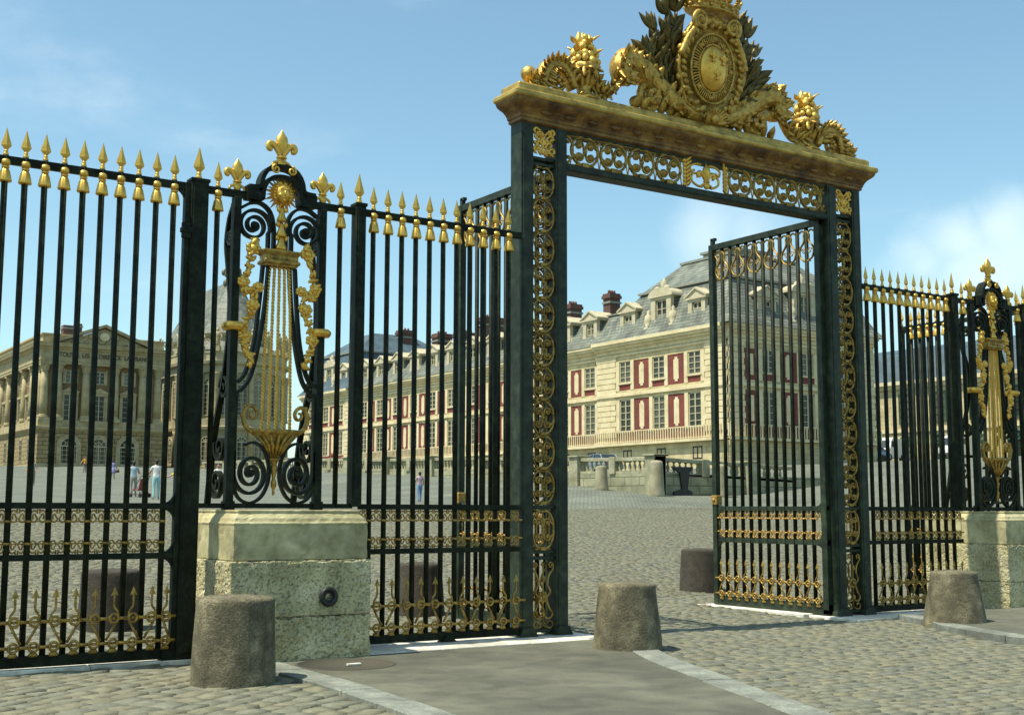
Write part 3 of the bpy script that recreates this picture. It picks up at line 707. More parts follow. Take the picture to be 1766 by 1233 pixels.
# ------------------------------------------------------------------ portal
PW = 6.69
portal = thing('gate_portal', (PW/2,0,0), 'tall gilded gate portal with carved royal crest on its cornice', 'gate portal')
OX = PW/2
def sh(b): b.v = [(x-OX,y,z) for (x,y,z) in b.v]; return b
def scroll_unit(b, cx, cz, w, h, y, r=.011, balls=False):
    """oval of two C scrolls with four inner volutes and ties"""
    f = lambda pts: XZ(pts, y, cx, cz)
    for sx in (-1,1):
        arc = [(sx*w/2*math.sin(a)**.8 if math.sin(a) > 0 else 0, h/2*math.cos(a)) for a in [R(8+ (164)*k/14) for k in range(15)]]
        b.tube(f(arc), r*1.15, 6, normal=(0,1,0), ry=r*1.6)
        for sz in (-1,1):
            s = spiral(sx*w*.21, sz*h*.19, w*.155, w*.035, (R(180) if sx > 0 else R(0)) + 0, ((R(180) if sx > 0 else R(0)) + sx*sz*R(-430)), 20)
            s = [(sx*w*.03, 0), (sx*w*.035, sz*h*.10)]+s
            b.tube(f(s), r*.85, 5, normal=(0,1,0), ry=r*1.3)
            b.ball((cx+sx*w*.21,y,cz+sz*h*.19), r*(2.8 if balls else 1.6), 7, 5)
            br = bez([(sx*w*.46, sz*h*.12),(sx*w*.36, sz*h*.20),(sx*w*.30,sz*h*.30)], 4); b.tube(f(br), r*.8, 5)
    for sz in (-1,1):
        b.tube(f([(-w*.34, sz*h*.52),(0, sz*h*.46),(w*.34, sz*h*.52)]), r*1.0, 5)
    b.box(cx-w*.12, cx+w*.12, y-r*1.8, y+r*1.8, cz-h/2-r*1.6, cz-h/2+r*1.6); b.ball((cx,y-.01,cz), r*2, 7, 5)
PD0, PD1 = -.02, .24     # pier depth
for k, x0 in enumerate((0.0, PW-.76)):
    b = MB()
    for a, c in ((0,.20),(.57,.76)):
        b.box(x0+a, x0+c, PD0, PD1, .03, 6.86); b.box(x0+a+.03, x0+c-.03, PD0-.012, PD0+.02, .1, 6.80)
        b.prism([(-.04,0),(c-a+.04,0),(c-a+.02,.05),(c-a-.02,.12),(.02,.12),(-.02,.05)], lambda x,z: (x0+a+x,PD0-.06,z+.025), lambda x,z: (x0+a+x,PD1+.05,z+.025))
    for z in (.09,1.02,1.10,1.68,6.30,6.38): b.box(x0+.2, x0+.57, .02, .20, z-.022, z+.022)
    b.box(x0+.2, x0+.57, .0, .22, 6.78, 6.86)
    p = sh(b).build('pier', IRONG, portal, bevel=.006)
    b = MB(); z = 1.72; n = 10; hh = (6.28-1.72)/n; xc = x0+.385
    for i in range(n):
        for yy in (.03,.19): scroll_unit(b, xc, z+hh*(i+.5), .36, hh*.94, yy, .0125)
    b.lathe((0,0,0), [(.001,0),(.001,.001)], 3) if False else None
    sh(b).build('scroll_panel', OLDGOLD, p)
    b = MB(); scroll_unit(b, xc, 1.39, .35, .50, .03, .013); scroll_unit(b, xc, 1.39, .35, .50, .19, .013)
    for q in (-.1,0,.1): b.tube([(xc+q,.03,1.13),(xc+q,.03,1.65)], .008, 5)
    sh(b).build('lower_scroll_panel', RUSTGOLD, p)
    b = MB()
    for yy in (.03,.19):
        for sx in (-1,1):
            s = bez([(.03,.14),(.12,.12),(.155,.17),(.11,.21),(.07,.18)],5); b.tube(XZ(s,yy,xc,0,sx), .014, 6)
            s = bez([(.155,.95),(.165,.88),(.10,.80),(.075,.68),(.12,.58),(.06,.5),(.10,.38),(.155,.30),(.10,.24),(.03,.26)],5); b.tube(XZ(s,yy,xc,0,sx), .014, 6)
            s = spiral(.125,.925,.045,.012,R(-10),R(420),16); b.tube(XZ(s,yy,xc,0,sx), .011, 6)
        for k2 in range(8):
            a = 2*PI*k2/8; b.ball((xc+.055*math.cos(a),yy,.52+.06*math.sin(a)), .026, 7, 5, sy=.7)
        b.ball((xc,yy-.02,.52), .032, 8, 5); b.tube([(xc,yy,.14),(xc,yy,.96)], .010, 6)
        for zz in (.3,.75): b.ball((xc,yy-.01,zz), .03, 8, 5, sz=1.7)
    sh(b).build('foot_scroll_panel', OLDGOLD, p)
    b = MB(); rng = random.Random(11)
    for sx in (-1,1):
        for (zz, xx) in ((6.47,.05),(6.56,.09),(6.66,.12),(6.74,.14),(6.48,.14),(6.60,.03)):
            s = bez([(0.01,-.04),(xx*.5,.02),(xx,.05),(xx+.03,.01),(xx,-.02)],4); b.tube(XZ(s,-.005,xc,zz,sx), [.02]*len(s), 6)
    for _ in range(40):
        M = Matrix.Rotation(rng.uniform(0,PI),3,'Y'); b.ball((xc+rng.uniform(-.15,.15),rng.uniform(-.03,.03),rng.uniform(6.43,6.76)), rng.uniform(.02,.034), 7, 5, sx=1.6, sy=.8, sz=.7, rot=M)
    sh(b).build('capital_panel', GOLD, p)
# lintel beam, frieze
b = MB(); b.box(.76, PW-.76, .0, .22, 6.27, 6.375); b.box(.76, PW-.76, .0, .22, 6.80, 6.86); b.box(.76,PW-.76,-.012,.02,6.285,6.36); sh(b).build('lintel_beam', IRONG, portal, bevel=.006)
b = MB()
offs_ = [.715,1.225,1.735,2.245]
for q in offs_:
    for sx in (-1,1): scroll_unit(b, OX+sx*q, 6.600, .46, .40, .03, .0185, True)
    for sx in (-1,1):
        for s2 in (-1,1):
            s = bez([(.25,-.20),(.235,-.1),(.225,0),(.235,.1),(.25,.20)],3); b.tube(XZ(s,.03,OX+sx*q,6.588,s2), .009, 5)
for sx in (-1,1):
    arc = [(sx*(2.58-.13*math.sin(a)), 6.588+.19*math.cos(a)) for a in [R(8+164*k/12) for k in range(13)]]; b.tube([(OX+x,.03,z) for x,z in arc], .019, 6)
    for zz in (6.48,6.70): b.ball((OX+sx*2.53,.03,zz), .03, 7, 5)
for sx in (-1,1):
    for zz in (6.385,6.792): b.tube([(OX+sx*.44,.03,zz),(OX+sx*2.58,.03,zz)], .010, 5)
fr = sh(b); fz = None
for sg in (-1,1):
    b = MB(); q_ = {}
    for fi, f in enumerate(fr.f):
        if sum(fr.v[i][0] for i in f)*sg > 0:
            for i in f:
                if i not in q_: q_[i] = len(b.v); b.v.append(fr.v[i])
            b.f.append(tuple(q_[i] for i in f)); b.m.append(0); b.s.append(fr.s[fi])
    fz = b.build('scroll_frieze', OLDGOLD, portal)
b = fleur_mb(.80); b.v = [(x*1.15,y+.0,z+6.385) for x,y,z in b.v]
for sx in (-1,1):
    for zz in (6.41,6.47,6.53,6.59,6.65,6.71,6.77):
        b.ball((sx*.41,.02,zz), .040, 7, 5, sy=.7); leafshape(b, (sx*.40,.01,zz-.02), (sx*.315,-.01,zz+.06), (0,-1,0), .034, .2)
    s = bez([(.05,-.16),(.15,-.16),(.26,-.10),(.25,.0),(.17,.02),(.15,-.04)],5); b.tube(XZ(s,.03,0,6.588,sx), .019, 6)
    s = bez([(.08,.17),(.18,.17),(.29,.12),(.28,.04),(.21,.07)],5); b.tube(XZ(s,.03,0,6.588,sx), .019, 6)
b.build('fleur_panel', GOLD, portal)
# cornice
b = MB(); cx0, cx1, cy0, cy1 = .0, PW, -.02, .24
pr = [(-.02,6.83),(.0,6.835),(.03,6.85),(.03,6.89),(.045,6.90),(.05,6.93),(.07,6.97),(.10,7.01),(.14,7.04),(.17,7.07),(.185,7.10),(.19,7.125)]
top = [(.185,7.122),(.205,7.128),(.22,7.15),(.22,7.195),(.205,7.215),(.14,7.235),(.12,7.24),(.12,7.325),(.10,7.35),(.06,7.36)]
b.rings([(cx0-o, cx1+o, cy0-o, cy1+o*.5, z) for o, z in pr])
b2 = MB(); b2.rings([(cx0-o, cx1+o, cy0-o, cy1+o*.5, z) for o, z in top]); sh(b2).build('cornice_crown_moulding', noisy('moulding_gilding', [(.20,.12,.025),(.48,.32,.07),(.66,.47,.12)], 4, .42, .5, bump=.4, bscale=30, dist=.01, pos=[.3,.5,.72]), portal, bevel=.004)
for k in range(16):   # worn relief ornaments under the soffit
    x = .35+k*.40; b.ball((x, cy0-.085, 6.985), .085, 10, 5, sx=1.1, sy=.4, sz=.45)
sh(b).build('cornice', CORN, portal, bevel=.003)

# ---- crest (parts of the portal)
SX, SZ = OX-.01, 8.23; SY = -.02
def tilt(b, ang=R(-7)):   # shield leans forward over the cornice
    c, s = math.cos(ang), math.sin(ang); out = []
    for (x,y,z) in b.v:
        dy, dz = y-SY, z-7.5; out.append((x-OX, SY+dy*c+dz*s, 7.5-dy*s+dz*c))
    b.v = out; return b
# backing cartouche
b = MB(); rng = random.Random(21)
def ov(rx, rz, a, y): return (SX+rx*math.cos(a), SY+y, SZ-.03+rz*math.sin(a))
prof = [(.10,.02),(.40,.0),(.50,-.03),(.56,-.07),(.60,-.10),(.60,-.02),(.56,.10),(.30,.12),(.02,.12)]
nA = 56; vs = []; fs = []
for i, (r, y) in enumerate(prof):
    for j in range(nA):
        a = 2*PI*j/nA; wob = 1+.035*math.cos(8*a)*(r > .35); vs.append(ov(r*wob, r*1.22*wob, a, y))
for i in range(len(prof)-1):
    for j in range(nA): fs.append((i*nA+j, i*nA+(j+1) % nA, (i+1)*nA+(j+1) % nA, (i+1)*nA+j))
b.add(vs, fs, 0, True)
for j in range(44):   # carved rim
    a = 2*PI*j/44; q = .53+.03*math.sin(3*j)
    M = Matrix.Rotation(-a+.6,3,'Y'); b.ball(ov(q, q*1.22, a, -.09), rng.uniform(.04,.06), 7, 5, sx=1.3, sy=.8, sz=.75, rot=M)
for j in range(22):
    a = 2*PI*j/22; b.ball(ov(.585,.72,a,-.04), .055, 7, 5, sy=.8)
for sx in (-1,1):     # volutes at the shoulders
    s = spiral(sx*.30, .60, .135, .02, R(-60) if sx > 0 else R(240), (R(-60) if sx > 0 else R(240))+sx*R(760), 44)
    n = len(s); b.tube(XZ(s,SY-.12,SX,SZ), [.036-.014*i/n for i in range(n)], 8)
    b.tube(XZ(bez([(sx*.37,.48),(sx*.50,.30),(sx*.60,.05)],6),SY-.10,SX,SZ), [.04+.01*(i % 2) for i in range(13)], 8)
    b.ball((SX+sx*.30,SY-.13,SZ+.60), .035, 8, 5)
for k in range(5): b.ball((SX+(k-2)*.07,SY-.08,SZ+.62+.02*(k % 2)), .06, 8, 6)
for k in range(3): b.ball((SX,SY-.06,SZ-.70-.07*k), .085-.012*k, 8, 6, sx=1.2)
b.v = [(SX+(x-SX)*1.08, y, SZ+(z-SZ)*1.06) for x,y,z in b.v]; cart = tilt(b).build('cartouche', CRESTGOLD, portal)
# inner boss with gadroon ring
b = MB(); vs = []; fs = []
prof = [(.262,-.06),(.262,-.11),(.25,-.125),(.20,-.165),(.12,-.19),(.02,-.20)]
for i, (r, y) in enumerate(prof):
    for j in range(40): a = 2*PI*j/40; vs.append(ov(r, r*1.28, a, y))
for i in range(len(prof)-1):
    for j in range(40): fs.append((i*40+j, i*40+(j+1) % 40, (i+1)*40+(j+1) % 40, (i+1)*40+j))
fs.append(tuple((len(prof)-1)*40+j for j in range(40))); b.add(vs, fs, 0, True)
for (fx, fzz) in ((-.10,.13),(.105,.11),(.0,-.12)):
    fb = fleur_mb(.40); 
    b.add([(SX+fx+x*.85, SY-.205+y*.8, SZ-.10+fzz+z) for x,y,z in fb.v], fb.f, 0, True)
tilt(b).build('shield', GOLD, cart)
b = MB()
for j in range(64):
    a = 2*PI*j/64
    if j % 8 == 0: b.ball(ov(.355,.44,a,-.09), .042, 8, 6); continue
    p, q = ov(.30,.375,a,-.10), ov(.405,.50,a,-.08); b.tube([p,q], .0125, 6)
for (rx, rz) in ((.285,.36),(.425,.52)):
    b.tube([ov(rx,rz,2*PI*j/48,-.085) for j in range(48)], .02, 7, closed=True)
tilt(b).build('collar_ring', CRESTGOLD, cart)
# crown
b = MB(); cz = SZ+.80; 
b.lathe((SX,SY-.02,cz), [(.34,0),(.40,.01),(.41,.03),(.385,.045),(.39,.09),(.42,.105),(.425,.13),(.40,.14),(.36,.14)], 32, sy=.62)
for j in range(14):
    a = 2*PI*j/14; x, y = SX+.40*math.cos(a), SY-.02+.25*math.sin(a)
    if j % 2 == 0:
        fb = fleur_mb(.52); ca, sa = -math.sin(a), math.cos(a)
        b.add([(x+vx*ca*-1+math.cos(a)*vz*.25, y+vx*sa*-1+math.sin(a)*vz*.2, cz+.12+vz) for vx,vy,vz in fb.v for _ in (0,)], fb.f, 0, True) if False else \
        b.add([(x-vx*math.sin(a)-vy*math.cos(a)+math.cos(a)*vz*.22, y+vx*math.cos(a)-vy*math.sin(a)+math.sin(a)*vz*.15, cz+.12+vz) for vx,vy,vz in fb.v], fb.f, 0, True)
    else:
        b.ball((x,y,cz+.18), .045, 8, 6); b.tube([(x,y,cz+.1),(x,y,cz+.16)], .02, 6)
    b.ball((SX+.405*math.cos(a+.2),SY-.02+.25*math.sin(a+.2),cz+.07), .03, 7, 5)
for j in range(8):
    a = 2*PI*j/8; pts = bez([(SX+.38*math.cos(a),SY-.02+.24*math.sin(a),cz+.13),(SX+.46*math.cos(a),SY-.02+.28*math.sin(a),cz+.42),(SX+.26*math.cos(a),SY-.02+.16*math.sin(a),cz+.60),(SX,SY-.02,cz+.62)],5)
    b.tube(pts, .028, 7)
    for p in pts[2:-2:3]: b.ball(p, .042, 7, 5)
fb = fleur_mb(.6); b.add([(SX+x,SY-.02+y,cz+.58+z) for x,y,z in fb.v], fb.f, 0, True)
b.v = [(SX+(x-SX)*1.18, SY+(y-SY)*1.1, z) for x,y,z in b.v]; tilt(b, R(-5)).build('crown', CRESTGOLD, portal)
# laurel branches
for sx in (-1,1):
    b = MB(); rng = random.Random(31)
    for (ax, az, tx, tz) in ((.42,-.62,.80,.66),(.50,-.55,.98,.40),(.55,-.50,1.08,.05),(.48,-.45,.62,.74),(.40,-.5,.72,.30),(.45,-.6,.90,-.12)):
        pth = bez([(ax,az),(ax+(tx-ax)*.55,az+(tz-az)*.35),(tx,tz)],7); n = len(pth)
        b.tube(XZ(pth,SY+.06,SX,SZ,sx), [.026-.014*i/n for i in range(n)], 6, m=0)
        for i in range(2, n, 2):
            x, z = pth[i]; q = pth[max(i-1,0)]; dx, dz = x-q[0], z-q[1]; a0 = math.atan2(dz,dx)
            for da in (-.62,.62,-.15,.25):
                a = a0+da+rng.uniform(-.25,.25); Ln = rng.uniform(.24,.36); yo = rng.uniform(-.14,.10)
                leafshape(b, (SX+sx*x,SY+.06,SZ+z), (SX+sx*(x+Ln*math.cos(a)),SY+.06+yo,SZ+z+Ln*math.sin(a)), (0,-1,0), rng.uniform(.058,.078), rng.uniform(-.1,.2))
        a = math.atan2(tz-az,tx-ax)
        leafshape(b, (SX+sx*tx,SY+.06,SZ+tz), (SX+sx*(tx+.2*math.cos(a)),SY+.05,SZ+tz+.2*math.sin(a)), (0,-1,0), .04)
    tilt(b, R(-4)).build('laurel_branch', LEAFGOLD, portal)
# acanthus scrolls, fruit baskets, end scrolls
Zc = 7.345; Yc = .06
for sx in (-1,1):
    rng = random.Random(41)
    def P3(x, z, y=0): return (sx*x, Yc+y, Zc+z)
    b = MB()
    body = bez([(.12,.10),(.40,.20),(.72,.34),(1.02,.55),(1.28,.72),(1.46,.74),(1.56,.62),(1.52,.50),(1.42,.50)],7); n = len(body)
    b.tube([P3(x,z) for x,z in body], [.11+.09*math.sin(PI*i/(n-1)) for i in range(n)], 10, normal=(0,1,0), ry=[.18]*n)
    b.ball(P3(1.36,.82), .125, 12, 8); b.ball(P3(1.36,.82,-.05), .10, 10, 6)
    for oz in (-.13,-.065,0,.065,.13):   # carved ribs along the leaf
        b.tube([P3(x+oz*.25,z+oz*math.sin(PI*min(1,i/(n*.8))),-.155+abs(oz)*.35) for i, (x,z) in enumerate(body[:-8])], [.012+.012*math.sin(PI*i/(n-8)) for i in range(n-8)], 6)
    s = spiral(1.05,.25,.22,.03,R(100),R(100)-R(640),40); n2 = len(s)
    b.tube([P3(x,z,-.03) for x,z in s], [.060-.03*i/n2 for i in range(n2)], 8)
    for k in range(8):
        a = 2*PI*k/8; b.ball(P3(1.05+.085*math.cos(a),.25+.085*math.sin(a),-.13), .05, 7, 5)
    for i in range(4, n-6, 3):    # leaf lobes along the body
        x, z = body[i]; q = body[i-1]; a0 = math.atan2(z-q[1], x-q[0])
        for da in (1.0,-1.0,.35,-.45):
            a = a0+da; Ln = rng.uniform(.15,.24); yy = rng.uniform(-.2,-.08)
            leafshape(b, P3(x,z,-.10), P3(x+Ln*math.cos(a), z+Ln*math.sin(a), yy), (0,-1,0), .10, .2)
    for k in range(6):
        leafshape(b, P3(.55+.17*k,.03,-.05), P3(.47+.17*k,.22+.05*k*(k < 4),-.16), (0,-1,0), .10, .1)
    for k in range(7):
        a = R(60+20*k); leafshape(b, P3(1.40,.60,-.08), P3(1.40+.34*math.cos(a-.9),.56+.34*math.sin(a-.9),-.14), (0,-1,0), .10, .2)
    b.build('acanthus_scroll', CRESTGOLD, portal)
    # basket / cornucopia of fruit
    b = MB(); bx = 2.22
    b.lathe(P3(bx,.0), [(.22,.0),(.16,.05),(.10,.12),(.12,.22),(.17,.34),(.21,.44),(.22,.50),(.16,.52)], 20, flute=10, fa=.06)
    for k in range(14):
        a = 2*PI*k/14; bp = P3(bx,.46); leafshape(b, (bp[0]+.17*math.cos(a),bp[1]+.17*math.sin(a),bp[2]), (bp[0]+.29*math.cos(a),bp[1]+.29*math.sin(a),bp[2]-.03-.12*(k % 2)), (0,0,1), .06, -.3)
    for k in range(10):
        a = 2*PI*k/10; bp = P3(bx,.16); leafshape(b, (bp[0]+.10*math.cos(a),bp[1]+.10*math.sin(a),bp[2]), (bp[0]+.20*math.cos(a),bp[1]+.20*math.sin(a),bp[2]+.24), (math.cos(a),math.sin(a),0), .055, .15)
    bk = b.build('basket', CRESTGOLD, portal)
    b = MB()
    for lay, (rr_, zz, k) in enumerate(((.18,.55,12),(.14,.65,10),(.12,.74,8),(.07,.83,6),(.0,.92,1))):
        for j in range(k):
            a = 2*PI*j/k+lay*.4; bp = P3(bx,zz); b.ball((bp[0]+rr_*math.cos(a)+rng.uniform(-.02,.02),bp[1]+rr_*math.sin(a),bp[2]+rng.uniform(-.02,.03)), rng.uniform(.042,.066), 8, 6, sz=rng.uniform(.9,1.3))
    for q in range(12):
        a = q*2.4; rr_, zz = .19-.009*q, .56+.03*q; bp = P3(bx,zz); leafshape(b, (bp[0]+rr_*math.cos(a),bp[1]+rr_*math.sin(a),bp[2]), (bp[0]+(rr_+.10)*math.cos(a+.3),bp[1]+(rr_+.10)*math.sin(a+.3),bp[2]+.10), (0,0,1), .045, -.2)
    for q in (-.09,.03,.10):
        bp = P3(bx+q,.86); b.lathe(bp, [(.045,-.06),(.055,0),(.04,.06),(.01,.13)], 10, flute=5, fa=.1)
    b.build('fruit', noisy('fruit_gilding', [(.30,.15,.03),(.74,.47,.09),(.86,.60,.16)], 16, .38, .6, bump=.5, bscale=50, dist=.01, pos=[.25,.45,.75]), bk)
    # end scroll with ball
    b = MB()
    body = bez([(2.42,.12),(2.55,.34),(2.72,.42),(2.88,.34),(2.96,.16),(3.05,.07),(3.16,.10)],6); n = len(body)
    b.tube([P3(x,z) for x,z in body], [.06+.045*math.sin(PI*i/(n-1)) for i in range(n)], 9, normal=(0,1,0), ry=[.12]*n)
    b.ball(P3(3.17,.20), .115, 12, 8); b.ball(P3(3.06,.05), .09, 9, 6)
    s = spiral(2.70,.16,.13,.03,R(80),R(80)-R(500),26); b.tube([P3(x,z,-.05) for x,z in s], .034, 7)
    for k in range(5): b.ball(P3(2.70+.05*math.cos(k*1.26),.16+.05*math.sin(k*1.26),-.12), .032, 7, 5)
    for i in range(2, n-2, 2):
        x, z = body[i]; q = body[i-1]; a0 = math.atan2(z-q[1], x-q[0])
        for da in (1.1,-1.1,.3): leafshape(b, P3(x,z,-.06), P3(x+.17*math.cos(a0+da), z+.17*math.sin(a0+da), -.14), (0,-1,0), .05, .15)
    # inner scroll joining basket and acanthus
    s = bez([(1.62,.48),(1.72,.28),(1.86,.14),(2.02,.14),(2.10,.26)],5); b.tube([P3(x,z,-.02) for x,z in s], [.07-.002*i for i in range(len(s))], 8)
    for i in range(2, len(s), 3):
        x, z = s[i]
        for da in (.8,2.2,-1.2): leafshape(b, P3(x,z,-.06), P3(x+.19*math.cos(da), z+.17*math.sin(da), -.14), (0,-1,0), .055, .15)
    b.build('end_scroll', CRESTGOLD, portal)
b = MB()
for k in range(13):
    a = R(0+15*k); leafshape(b, (0,-.16,Zc+.02), (.26*math.cos(a),-.24,Zc+.03+.20*math.sin(a)), (0,-1,0), .05, .2)
b.ball((0,-.2,Zc+.06), .08, 10, 6); b.build('palmette', CRESTGOLD, portal)

# ------------------------------------------------------------------ royal gate leaves (open, running back from the piers)
def royal_leaf(x, label, flip):
    t = thing('gate_leaf', (x,.10,0), label, 'gate', 'open leaves of the portal', R(90)); W = 2.58; H = 6.30     # local +x runs back from the hinge
    b = MB()
    b.box(0,.11,-.05,.05,.05,H); b.box(W-.10,W,-.05,.05,.05,H); b.box(0,W,-.045,.045,H-.10,H); b.box(0,W,-.04,.04,.05,.20)
    b.box(0,W,-.03,.03,Z1-.035,Z1+.035); b.box(0,W,-.03,.03,Z2-.04,Z2+.04)
    b.box(W-.10,W-.03,-.03,.03,H,H+.10); b.box(W-.14,W-.03,-.03,.03,H+.07,H+.12)
    for zz, sg in ((Z1-.035,-1),(Z2-.04,-1),(Z1+.035,1),(Z2+.04,1),(.20,1)):
        for xx, sx in ((.11,1),(W-.10,-1)):
            pl = [(0,0)]+[(.13*(1-math.sin(a)), .13*(1-math.cos(a))) for a in [R(15*k) for k in range(7)]]
            b.prism([(xx+sx*p, zz+sg*q) for p, q in pl], lambda x_,z: (x_,-.024,z), lambda x_,z: (x_,.024,z))
    b.box(.0,.35,-.05,.05,.0,.12)
    b.build('frame', IRONG, t, bevel=.005)
    n = 11; st = (W-.21)/(n+1); xs = [.11+st*(i+1) for i in range(n)]
    for q in xs: bar_l('bar', t, (q,0,0))
    ed = [.11]+xs+[W-.10]; bays = [((p+q)/2, q-p) for p, q in zip(ed[:-1], ed[1:])]
    band_mb(bays).build('scroll_band', RUSTGOLD, t)
    fm = foot_mb(bays); fm.v = [(a,(-c if not flip else c),d) for a,c,d in fm.v]
    fm.build('spiked_foot_rail', OLDGOLD, t)
    b = MB(); zt = H-.12
    for i in range(6):   # pear-shaped loops round every other bar
        xc = .11+st*(2*i+1)
        for sx in (-1,1):
            pts = bez([(.02,-.03),(.055,-.10),(.05,-.17),(.075,-.23),(.135,-.30),(.155,-.39),(.11,-.48),(.02,-.52)],5); b.tube(XZ(pts,0,xc,zt,sx), .015, 6, normal=(0,1,0), ry=.022)
            s = spiral(.065,-.36,.05,.012,R(20),R(20)+R(430),18); b.tube(XZ(s,0,xc,zt,sx), .010, 5)
            s = bez([(.04,-.05),(.10,-.02),(.16,-.05),(.20,-.03)],4); b.tube(XZ(s,0,xc,zt,sx), .015, 6)
        b.ball((xc,0,zt-.05), .035, 8, 5); b.ball((xc,0,zt-.54), .025, 8, 5)
        b.box(xc-.07,xc+.07,-.02,.02,zt-.535,zt-.515)
    pts = bez([(.10,-.08),(.03,-.2),(.06,-.32),(.0,-.45),(.05,-.55)],5); b.tube(XZ(pts,0,W-.22,zt), .015, 6)
    b.build('top_scrolls', OLDGOLD, t)
    b = MB(); yy = .05
    b.box(W-.12,W+.02,-.07,.07,1.74,1.90); b.tube([(W-.05,-.09,1.82),(W-.05,.09,1.82)], .035, 10); b.build('lock', RUSTGOLD, t, bevel=.01)
    return t
royal_leaf(.69, 'open portal leaf behind the left fence panel, seen through its spears', True)
royal_leaf(5.88, 'open portal leaf with gold top scrolls standing at the right side of the opening', False)

# ------------------------------------------------------------------ bollards
def bollard(x, y, label, h, rb, rt, m, seed):
    rng = random.Random(seed); o0 = gz(x, y); b = MB(); n = 40
    pr = [(rb*1.0,-.08),(rb,.02),(rb*.995,.06)]+[(rb+(rt-rb)*k/7, .06+(h-.14)*k/7) for k in range(1,8)]+[(rt*.995,h-.03),(rt*.97,h-.008),(rt*.88,h+.004),(rt*.4,h+.02),(.02,h+.025)]
    ph = [rng.uniform(0,6.28) for _ in range(4)]
    vs = []
    for (r, z) in pr:
        for j in range(n):
            a = 2*PI*j/n; q = r*(1+.008*math.sin(3*a+ph[0]+z*2)+.006*math.sin(7*a+ph[1]+z*5)+rng.uniform(-.003,.003)); vs.append((q*math.cos(a), q*math.sin(a), z+rng.uniform(-.003,.003)))
    k = len(pr); fs = [(i*n+j, i*n+(j+1) % n, (i+1)*n+(j+1) % n, (i+1)*n+j) for i in range(k-1) for j in range(n)]+[tuple((k-1)*n+j for j in range(n))]
    b.add(vs, fs, 0, True)
    o = b.build('stone_bollard', m, loc=(x,y,o0)); return tag(o, label, 'bollard', 'worn stone bollards')
bollard(-4.547,-1.81,'big grey stone bollard close to the ringed pedestal',.80,.405,.375,BOLL,1)
bollard(.45,-1.64,'brown tapered stone bollard in front of the middle of the open gateway',.775,.415,.345,BOLL,2)
bollard(6.33,-1.83,'tapered stone bollard with pointed top in front of the right fence',.775,.44,.33,BOLL,3)
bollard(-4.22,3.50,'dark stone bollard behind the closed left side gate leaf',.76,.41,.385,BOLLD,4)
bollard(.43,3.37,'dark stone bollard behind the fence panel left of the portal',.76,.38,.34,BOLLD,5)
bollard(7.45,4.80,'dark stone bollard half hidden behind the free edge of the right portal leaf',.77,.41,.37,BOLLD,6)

# ------------------------------------------------------------------ balustrade terrace
WX, WY = 36.0, 40.0
def tz(y): return float(np.interp(y, [40,46,60,73,85,112,150], [3.62,3.72,4.25,4.55,4.95,5.5,6.8]))
b = MB(); ys = [WY,46,60,73,85,112,140]
vs = []; 
for y in ys: vs += [(WX,y,tz(y)-5),(58,y,tz(y)-5),(58,y,tz(y)),(WX,y,tz(y))]
fs = [(0,1,2,3)]+[(i*4+j, i*4+4+j, i*4+4+(j+1) % 4, i*4+(j+1) % 4) for i in range(len(ys)-1) for j in range(4)]+[tuple(len(ys)*4-4+j for j in (3,2,1,0))]
b.add(vs, fs); tag(b.build('terrace', courses('terrace_wall_stone', (.40,.39,.25),(.30,.30,.19),(.17,.17,.10), 1.3, .5, .03, vary=.55, bump=.6)), kind='structure')
def baluster_mb():
    b = MB(); b.lathe((0,0,0), [(.09,0),(.09,.05),(.05,.08),(.10,.22),(.09,.32),(.045,.46),(.06,.52),(.09,.54),(.09,.60)], 10); return b
balu = proto('balu', baluster_mb, MOSS)
t = thing('balustrade', (WX,WY,tz(WY)), 'long mossy stone balustrade on the terrace wall in front of the red and cream wing', 'balustrade')
b = MB(); n = 0
def seg(p, q, zf, pier_every, base):
    """one straight run of balustrade from p to q"""
    global n
    d = np.array(q)-np.array(p); L_ = float(np.linalg.norm(d)); d = d/L_; nrm = np.array([-d[1], d[0]])
    k = max(1, int(round(L_/pier_every)))
    for i in range(k):
        a = np.array(p)+d*(L_*i/k); c = np.array(p)+d*(L_*(i+1)/k); za, zc = zf(*a), zf(*c)
        for (h0,h1,w) in ((-.02,.16,.20),(.74,.95,.23)):
            vs = []
            for (pt, z) in ((a,za),(c,zc)):
                for s_ in (-1,1):
                    for h in (h0,h1): vs.append((pt[0]+nrm[0]*w*s_, pt[1]+nrm[1]*w*s_, z+h))
            b.add([(x-WX,y-WY,z-tz(WY)) for x,y,z in vs], [(0,1,3,2),(4,6,7,5),(0,4,5,1),(2,3,7,6),(1,5,7,3),(0,2,6,4)])
        pw = .42 if i % 2 == 0 else .28
        b.box(a[0]-pw-WX, a[0]+pw-WX, a[1]-pw-WY, a[1]+pw-WY, za-tz(WY)-1.9*(i % 2 == 0), za-tz(WY)+1.0)
        if i % 2 == 0 and base: b.box(a[0]-pw-.1-WX, a[0]+pw+.1-WX, a[1]-pw-.1-WY, a[1]+pw+.1-WY, za-tz(WY)+1.0, za-tz(WY)+1.1)
        m_ = int(L_/k/.42)
        if n < 96:
            for j in range(1, m_):
                u = j/m_; pt = a+(c-a)*u
                if n < 96 and (math.hypot(pt[0]-a[0],pt[1]-a[1]) > .5): balu('baluster', t, (pt[0]-WX, pt[1]-WY, za+(zc-za)*u-tz(WY)+.155)); n += 1
        else:
            for j in range(1, m_):
                u = j/m_; pt = a+(c-a)*u; farb.lathe((pt[0]-WX, pt[1]-WY, za+(zc-za)*u-tz(WY)+.155), [(.08,0),(.05,.1),(.10,.24),(.05,.46),(.08,.6)], 6)
farb = MB()
seg((WX+.25,WY+.2), (46.8,WY+.2), lambda x,y: tz(WY)-.03*max(0,x-WX), 3.5, True)
